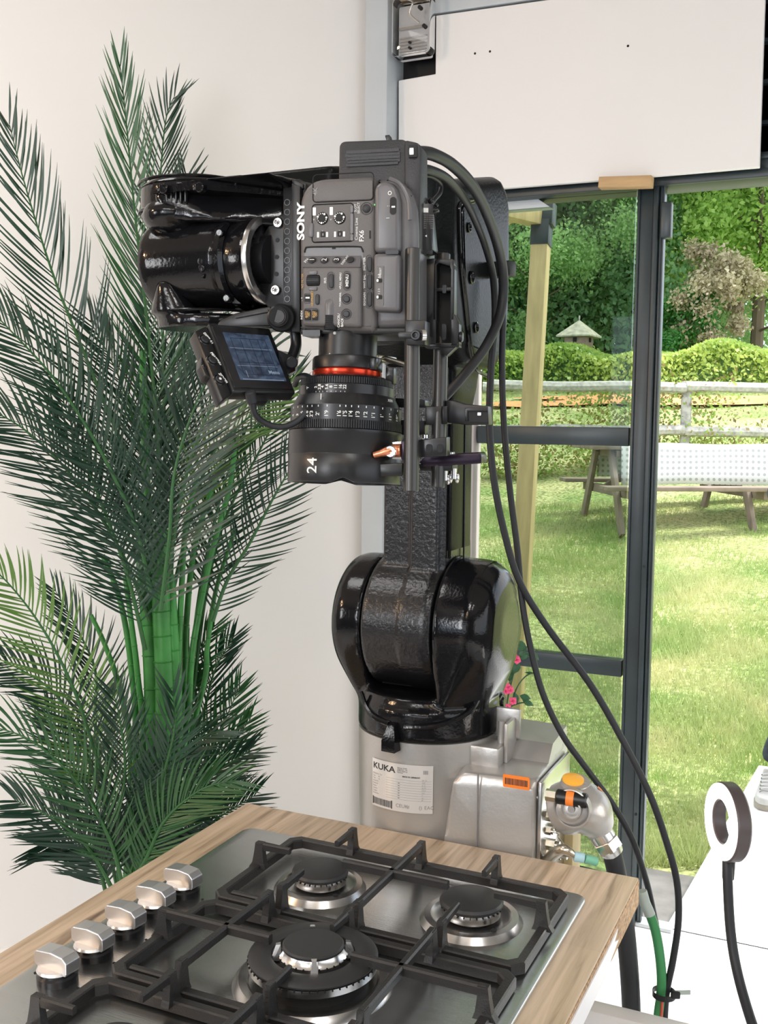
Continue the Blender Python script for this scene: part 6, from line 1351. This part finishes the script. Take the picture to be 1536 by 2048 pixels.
# upper left tall frond, central frond, and companions
frond([(330, 1240, .0), (275, 980, -.05), (190, 760, -.1), (110, 560, -.1), (50, 370, -.1), (18, 245, -.08)], .235, 'frond', 52, .16, 50, 16, indiv=True, droop=.1)
frond([(312, 1250, .05), (318, 950, .0), (300, 700, .0), (272, 450, .02), (252, 240, .04), (240, 130, .05)], .22, 'frondmid', 50, .30, 40, 12, indiv=True, droop=.0)
frond([(330, 1230, .12), (330, 950, .15), (325, 650, .2), (318, 430, .25), (330, 250, .3), (350, 190, .3)], .22, 'frond', 56, .25, 45, 20, droop=.05)
frond([(340, 1230, .15), (350, 900, .2), (345, 650, .25), (352, 480, .25), (375, 350, .3)], .21, 'frond', 52, .25, 42, 22, droop=.05)
# centre front fronds (hang over the trunk)
frond([(321, 1222, -.12), (338, 1080, -.15), (350, 940, -.17), (395, 800, -.2), (455, 690, -.2)], .22, 'frond', 44, .02, 62, 30, indiv=True, droop=.35)
frond([(300, 1180, -.08), (270, 1050, -.1), (200, 900, -.15), (110, 760, -.2), (20, 660, -.25), (-40, 600, -.25)], .21, 'frond', 56, .08, 55, 22, droop=.25)
frond([(300, 1240, -.02), (240, 1100, -.05), (150, 960, -.1), (50, 860, -.15), (-60, 800, -.2)], .22, 'frond', 56, .05, 58, 24, droop=.3)
frond([(290, 1300, -.05), (255, 1150, -.08), (200, 1000, -.1), (150, 870, -.12), (120, 780, -.15)], .20, 'frond', 48, .1, 55, 24, droop=.2)
frond([(310, 1150, .1), (280, 900, .1), (240, 760, .1), (180, 640, .1)], .20, 'frond', 44, .1, 50, 22, droop=.1)
frond([(330, 1180, -.05), (370, 960, -.05), (420, 820, -.08), (490, 730, -.1), (550, 700, -.1)], .19, 'frond', 44, .15, 55, 24, droop=.3)
frond([(335, 1230, .05), (390, 1000, .1), (430, 900, .12), (480, 850, .15), (540, 800, .18), (580, 770, .2)], .17, 'frondlight', 36, .35, 45, 22, droop=.25)
frond([(320, 1200, .1), (300, 1000, .12), (300, 860, .1), (340, 740, .1), (420, 640, .1)], .19, 'frond', 46, .1, 50, 22, droop=.1)
# right fronds
frond([(425, 1243, .05), (455, 1160, .08), (500, 1085, .1), (550, 990, .12), (590, 920, .14), (620, 850, .15)], .155, 'frond', 36, .03, 58, 26, droop=.12, indiv=False)
frond([(385, 1400, .1), (410, 1200, .12), (450, 1040, .15), (520, 900, .18), (570, 800, .2), (590, 740, .2)], .17, 'frond', 44, .30, 50, 22, droop=.2)
frond([(372, 1420, .1), (400, 1180, .1), (440, 1000, .12), (475, 900, .15), (520, 860, .15)], .12, 'frondmid', 26, .4, 50, 22, droop=.2)
# light left arching frond
frond([(222, 1660, -.12), (205, 1560, -.14), (182, 1480, -.16), (152, 1390, -.18), (110, 1300, -.2), (60, 1220, -.22), (0, 1150, -.25), (-50, 1120, -.28)], .17, 'frondlight', 46, .12, 62, 30, droop=.3, indiv=True)
frond([(205, 1600, -.05), (170, 1500, -.08), (120, 1400, -.1), (60, 1350, -.12), (-40, 1300, -.15)], .15, 'frond', 40, .05, 60, 28, droop=.3)
# lower skirt
low = [((250, 1800, -.1), (220, 1680, -.15), (150, 1560, -.2), (60, 1480, -.25), (-30, 1450, -.25)), ((230, 1790, -.1), (180, 1700, -.15), (110, 1640, -.2), (30, 1600, -.2)),
       ((250, 1800, .05), (270, 1660, .0), (320, 1560, -.05), (380, 1490, -.1), (440, 1460, -.1)), ((260, 1800, .0), (300, 1690, .0), (370, 1600, .0), (440, 1540, .0), (500, 1500, .0)),
       ((270, 1800, .1), (330, 1660, .1), (400, 1540, .12), (450, 1440, .15), (480, 1370, .15)), ((260, 1800, -.05), (300, 1650, -.1), (330, 1540, -.15), (350, 1450, -.2), (345, 1380, -.2)),
       ((240, 1800, -.08), (235, 1660, -.12), (250, 1540, -.15), (240, 1440, -.18), (225, 1380, -.2)), ((250, 1800, .1), (340, 1700, .12), (430, 1640, .14), (510, 1590, .15)),
       ((260, 1800, .12), (380, 1620, .15), (440, 1520, .15), (500, 1440, .15)), ((240, 1800, .1), (200, 1640, .1), (140, 1520, .1), (90, 1420, .1)), ((250, 1790, 0), (280, 1700, -.02), (340, 1660, -.05), (420, 1640, -.05)),
       ((215, 1800, 0), (190, 1720, -.02), (140, 1690, -.05), (80, 1690, -.08)), ((240, 1800, -.1), (290, 1720, -.12), (330, 1640, -.14), (400, 1580, -.16), (470, 1560, -.16))]
for k, p in enumerate(low): frond(list(p), .165, 'frond' if k % 4 else 'frondmid', 40, .15, 55, 24, droop=.22)
frond([(300, 1560, .12), (340, 1420, .12), (390, 1320, .12), (430, 1250, .12)], .15, 'frondmid', 36, .05, 48, 22, droop=.1)
frond([(200, 1560, .1), (190, 1440, .1), (190, 1340, .1), (150, 1250, .12), (110, 1180, .12)], .15, 'frond', 38, .1, 50, 22, droop=.1)
frond([(330, 1560, .15), (400, 1440, .15), (430, 1340, .15), (470, 1270, .15)], .14, 'frond', 36, .1, 48, 20, droop=.15)
# canes with node rings
def cane(pts, r0, r1, mt='cane'):
    P3 = [P(x, y, DP+dz) for x, y, dz in pts]; b = B(); b.tube(P3, r0, n=12, sub=8, radii=[r0, (r0+r1)/2, r1]); sp = smooth(P3, 8); acc = 0
    for i in range(1, len(sp)-1):
        acc += (sp[i]-sp[i-1]).length
        if acc > .055: acc = 0; rr = np.interp(i/len(sp), [0, 1], [r0, r1]); b.lathe([(rr*.9, -.003), (rr*1.13, 0), (rr*.9, .003)], xf(sp[i], z=sp[i+1]-sp[i-1]), 12)
    part('cane', b, mt, pl)
cane([(262, 1800, .03), (300, 1600, 0), (305, 1400, 0), (296, 1230, 0), (285, 1100, .0)], .022, .018); cane([(270, 1800, .0), (325, 1600, -.03), (330, 1400, -.03), (322, 1200, -.03), (318, 1050, -.02)], .026, .020)
cane([(275, 1800, .0), (345, 1600, -.02), (352, 1400, -.02), (345, 1250, -.02), (340, 1150, 0)], .018, .012); cane([(262, 1800, .05), (318, 1500, .02), (312, 1300, .03), (300, 1100, .04), (290, 900, .05), (285, 700, .05)], .016, .008)
cane([(272, 1800, .02), (365, 1500, .02), (385, 1300, .03), (420, 1120, .05), (458, 980, .08), (470, 890, .1)], .0095, .006); cane([(275, 1800, .05), (360, 1450, .06), (372, 1250, .06), (390, 1090, .08), (430, 960, .1)], .010, .006)
cane([(268, 1800, .0), (350, 1480, .04), (356, 1330, .0), (362, 1200, .0), (372, 1050, .02), (395, 950, .03)], .009, .006); cane([(255, 1800, .02), (272, 1500, .02), (262, 1330, .02), (240, 1200, .02), (205, 1110, .02)], .009, .006)
cane([(250, 1800, .03), (262, 1520, .04), (240, 1380, .04), (210, 1290, .04), (182, 1230, .04)], .0085, .005); cane([(250, 1800, 0), (285, 1500, -.01), (275, 1350, -.01), (262, 1240, -.01), (250, 1150, 0)], .0085, .006)
cane([(280, 1800, .06), (400, 1400, .08), (415, 1290, .08), (432, 1180, .1), (470, 1060, .1)], .008, .005)
part('pot', B().lathe([(0, 0), (.10, 0), (.13, .20), (.12, .20), (.115, .18), (0, .18)], Matrix.Translation((pb.x, pb.y, 0)), 40), 'pot', pl)
b = B(); b.tube([(pb.x, pb.y, .15), (pb.x, pb.y, .25), P(262, 1800, DP)], .04, n=14, radii=[.05, .045, .04]); part('stem_base', b, 'bark', pl)
# ================================================================== PERSON at the right edge
sp = onz(1530, 1624, 0)
toe = Vector((sp.x-.0, sp.y-.02, 0))
ps = thing('person', toe+R0*.12, 'person in dark jeans and white canvas shoes on the ramp, mostly beyond the right edge', 'person')
fwd = (-F0*.93-R0*.10).normalized(); rt = fwd.cross(ZV).normalized()     # person faces the room; rt = person's right... image left
rt = -rt if rt.dot(R0) > 0 else rt
heel = toe-fwd*.27+R0*.09; ank = heel+fwd*.06+ZV*.09
hip_c = ank+R0*.30-F0*.02+ZV*.82; H = 1.72
pc = hip_c.copy(); pc.z = .93
def skin_obj(nm, verts, edges, rad, mt, root=0, sub=2):
    me = bpy.data.meshes.new(nm); me.from_pydata([tuple(v) for v in verts], edges, []); o = bpy.data.objects.new(nm, me); COL.objects.link(o)
    sk_ = o.modifiers.new('s', 'SKIN'); sk_.use_smooth_shade = True
    for i, r in enumerate(rad): me.skin_vertices[0].data[i].radius = (r if isinstance(r, tuple) else (r, r)); me.skin_vertices[0].data[i].use_root = (i == root)
    o.modifiers.new('u', 'SUBSURF').levels = sub; o.modifiers['u'].render_levels = sub
    m2 = bpy.data.meshes.new_from_object(o.evaluated_get(bpy.context.evaluated_depsgraph_get())); bpy.data.objects.remove(o); m2.materials.clear(); m2.name = nm
    m2.polygons.foreach_set('use_smooth', [True]*len(m2.polygons)); return link_mesh(nm, m2, mt, ps)
lf = -rt
a1_ = ank; k1 = a1_+ZV*.40+fwd*.03+lf*.13; h1_ = pc+rt*.09; h2_ = pc+lf*.09; a2_ = pc+lf*.16-ZV*.84-fwd*.05; k2 = (h2_+a2_)/2+fwd*.04
chest = pc+ZV*.38; neck = pc+ZV*.53; hd = pc+ZV*.68+fwd*.02
elb = P(1550, 992, 4.18); sh1 = chest+rt*.17+ZV*.10; wr1 = elb+ZV*.02*0+fwd*.18+lf*.14-ZV*.06
sh2 = chest+lf*.17+ZV*.10; el2 = sh2-ZV*.27+lf*.06; wr2 = el2+fwd*.20+rt*.14
V = [pc, pc+ZV*.2, chest, neck, hd, hd+ZV*.10, h1_, k1, a1_, h2_, k2, a2_, sh1, elb, wr1, sh2, el2, wr2, chest+ZV*.1]
E_ = [(0, 1), (1, 2), (2, 18), (18, 3), (3, 4), (4, 5), (0, 6), (6, 7), (7, 8), (0, 9), (9, 10), (10, 11), (18, 12), (12, 13), (13, 14), (18, 15), (15, 16), (16, 17)]
skin_obj('body', V, E_, [(.13, .10), (.115, .09), (.14, .10), .05, .085, .06, .085, .055, .035, .085, .055, .035, .055, .042, .026, .055, .042, .026, (.12, .09)], 'skin')
skin_obj('jeans', [pc+ZV*.14, pc-ZV*.02, h1_-ZV*.06, k1, a1_+ZV*.09, a1_+ZV*.04, h2_-ZV*.06, k2, a2_+ZV*.09, a2_+ZV*.04], [(0, 1), (1, 2), (2, 3), (3, 4), (4, 5), (1, 6), (6, 7), (7, 8), (8, 9)], [(.15, .12), (.15, .12),   .105, .072, .056, .060, .105, .075, .066, .070], 'denim')
skin_obj('jumper', [pc-ZV*.02, pc+ZV*.2, chest, chest+ZV*.1, neck-ZV*.03, sh1, elb, wr1, sh2, el2, wr2], [(0, 1), (1, 2), (2, 3), (3, 4), (3, 5), (5, 6), (6, 7), (3, 8), (8, 9), (9, 10)], [(.16, .125), (.145, .115), (.165, .125), (.14, .11), .065, .075, .070, .043, .075, .06, .043], 'jacket')
b = B(); b.ball(hd+ZV*.085-fwd*.045, .098, (.98, .98, 1.0), 20); part('hair', b, 'hair', ps)
b = B(); f_ = hd+fwd*.088; b.ball(f_+fwd*.012, .014, (.8, .8, 1.3), 10); part('nose', b, 'skin', ps)
b = B(); [b.ball(f_+rt*s_*.032+ZV*.025-fwd*.004, .011, n=10) for s_ in (-1, 1)]; part('eyes', b, 'dark', ps)
b = B(); b.box(f_-ZV*.045-fwd*.003, (.04, .02, .008), bev=.003); part('mouth', b, 'petal', ps)
for w_, e_ in ((wr1, elb), (wr2, el2)):
    d_ = (w_-e_).normalized(); s_ = d_.cross(ZV).normalized(); pv = [w_, w_+d_*.05]; ed = [(0, 1)]; rd = [.026, .03]
    for q, (o_, L_) in enumerate(((-.028, .06), (-.010, .075), (.010, .07), (.028, .055))):
        i = len(pv); pv += [w_+d_*.085+s_*o_, w_+d_*(.085+L_*.55)+s_*o_-ZV*.008, w_+d_*(.085+L_)+s_*o_-ZV*.022]; ed += [(1, i), (i, i+1), (i+1, i+2)]; rd += [.010, .009, .0075]
    i = len(pv); pv += [w_+d_*.04-s_*.035, w_+d_*.075-s_*.05-ZV*.01]; ed += [(0, i), (i, i+1)]; rd += [.011, .009]
    skin_obj('hand', pv, ed, rd, 'skin', sub=1)
def shoe(toe_, heel_, nm='shoe'):
    fd = (toe_-heel_).normalized(); Lf = (toe_-heel_).length; m = xf(heel_, x=fd, z=ZV)
    out = [(0, .032), (.02, .040), (.10, .036), (.19, .046), (.235, .042), (.262, .026), (.27, 0)]; poly = out+[(x, -y) for x, y in out[::-1][1:]]
    b = B(); b.prism([(x, y*1.06) for x, y in poly], m, .024, bev=.004); s_ = part('sole', b, 'sole', ps)
    pts = []
    for x, y in poly: pts += [m @ Vector((x, y, .022)), m @ Vector((x*.97+.003, y*.88, .022+.028))]
    b = B(); b.hull(pts+[m @ Vector((.235, yy_, .050)) for yy_ in (-.012, .012)]); b.hull([m @ Vector((x, y*.85, .03)) for x, y in poly if x < .2]+[m @ Vector((x, yy_, zz)) for x, yy_, zz in ((.0, -.026, .095), (.0, .026, .095), (.09, -.026, .100), (.09, .026, .100), (.17, -.018, .066), (.17, .018, .066))])
    o = cast(nm, b, 'shoe', ps, .004, 5)
    b = B()
    for k in range(5):
        x = .105+k*.019; zz = .101-k*.0085; b.tube([m @ Vector((x, -.024, zz-.006)), m @ Vector((x+.004, 0, zz+.003)), m @ Vector((x, .024, zz-.006))], .0026, n=6, sub=3)
    part('laces', b, 'print', o)
    b = B(); b.tube([m @ Vector((.185, -.040, .035)), m @ Vector((.20, -.02, .058)), m @ Vector((.205, 0, .062)), m @ Vector((.20, .02, .058)), m @ Vector((.185, .040, .035))], .0016, n=6, sub=4)
    for k in range(5):
        x = .100+k*.019; zz = .094-k*.0085; b.tube([m @ Vector((x, -.027, zz)), m @ Vector((x+.004, -.027, zz-.003))], .003, n=6, sub=1)
    part('seam', b, 'greyprint', o)
shoe(toe, heel, 'shoe'); t2 = Vector((a2_.x, a2_.y, 0)); shoe(t2+fwd*.2, t2-fwd*.07, 'shoe')
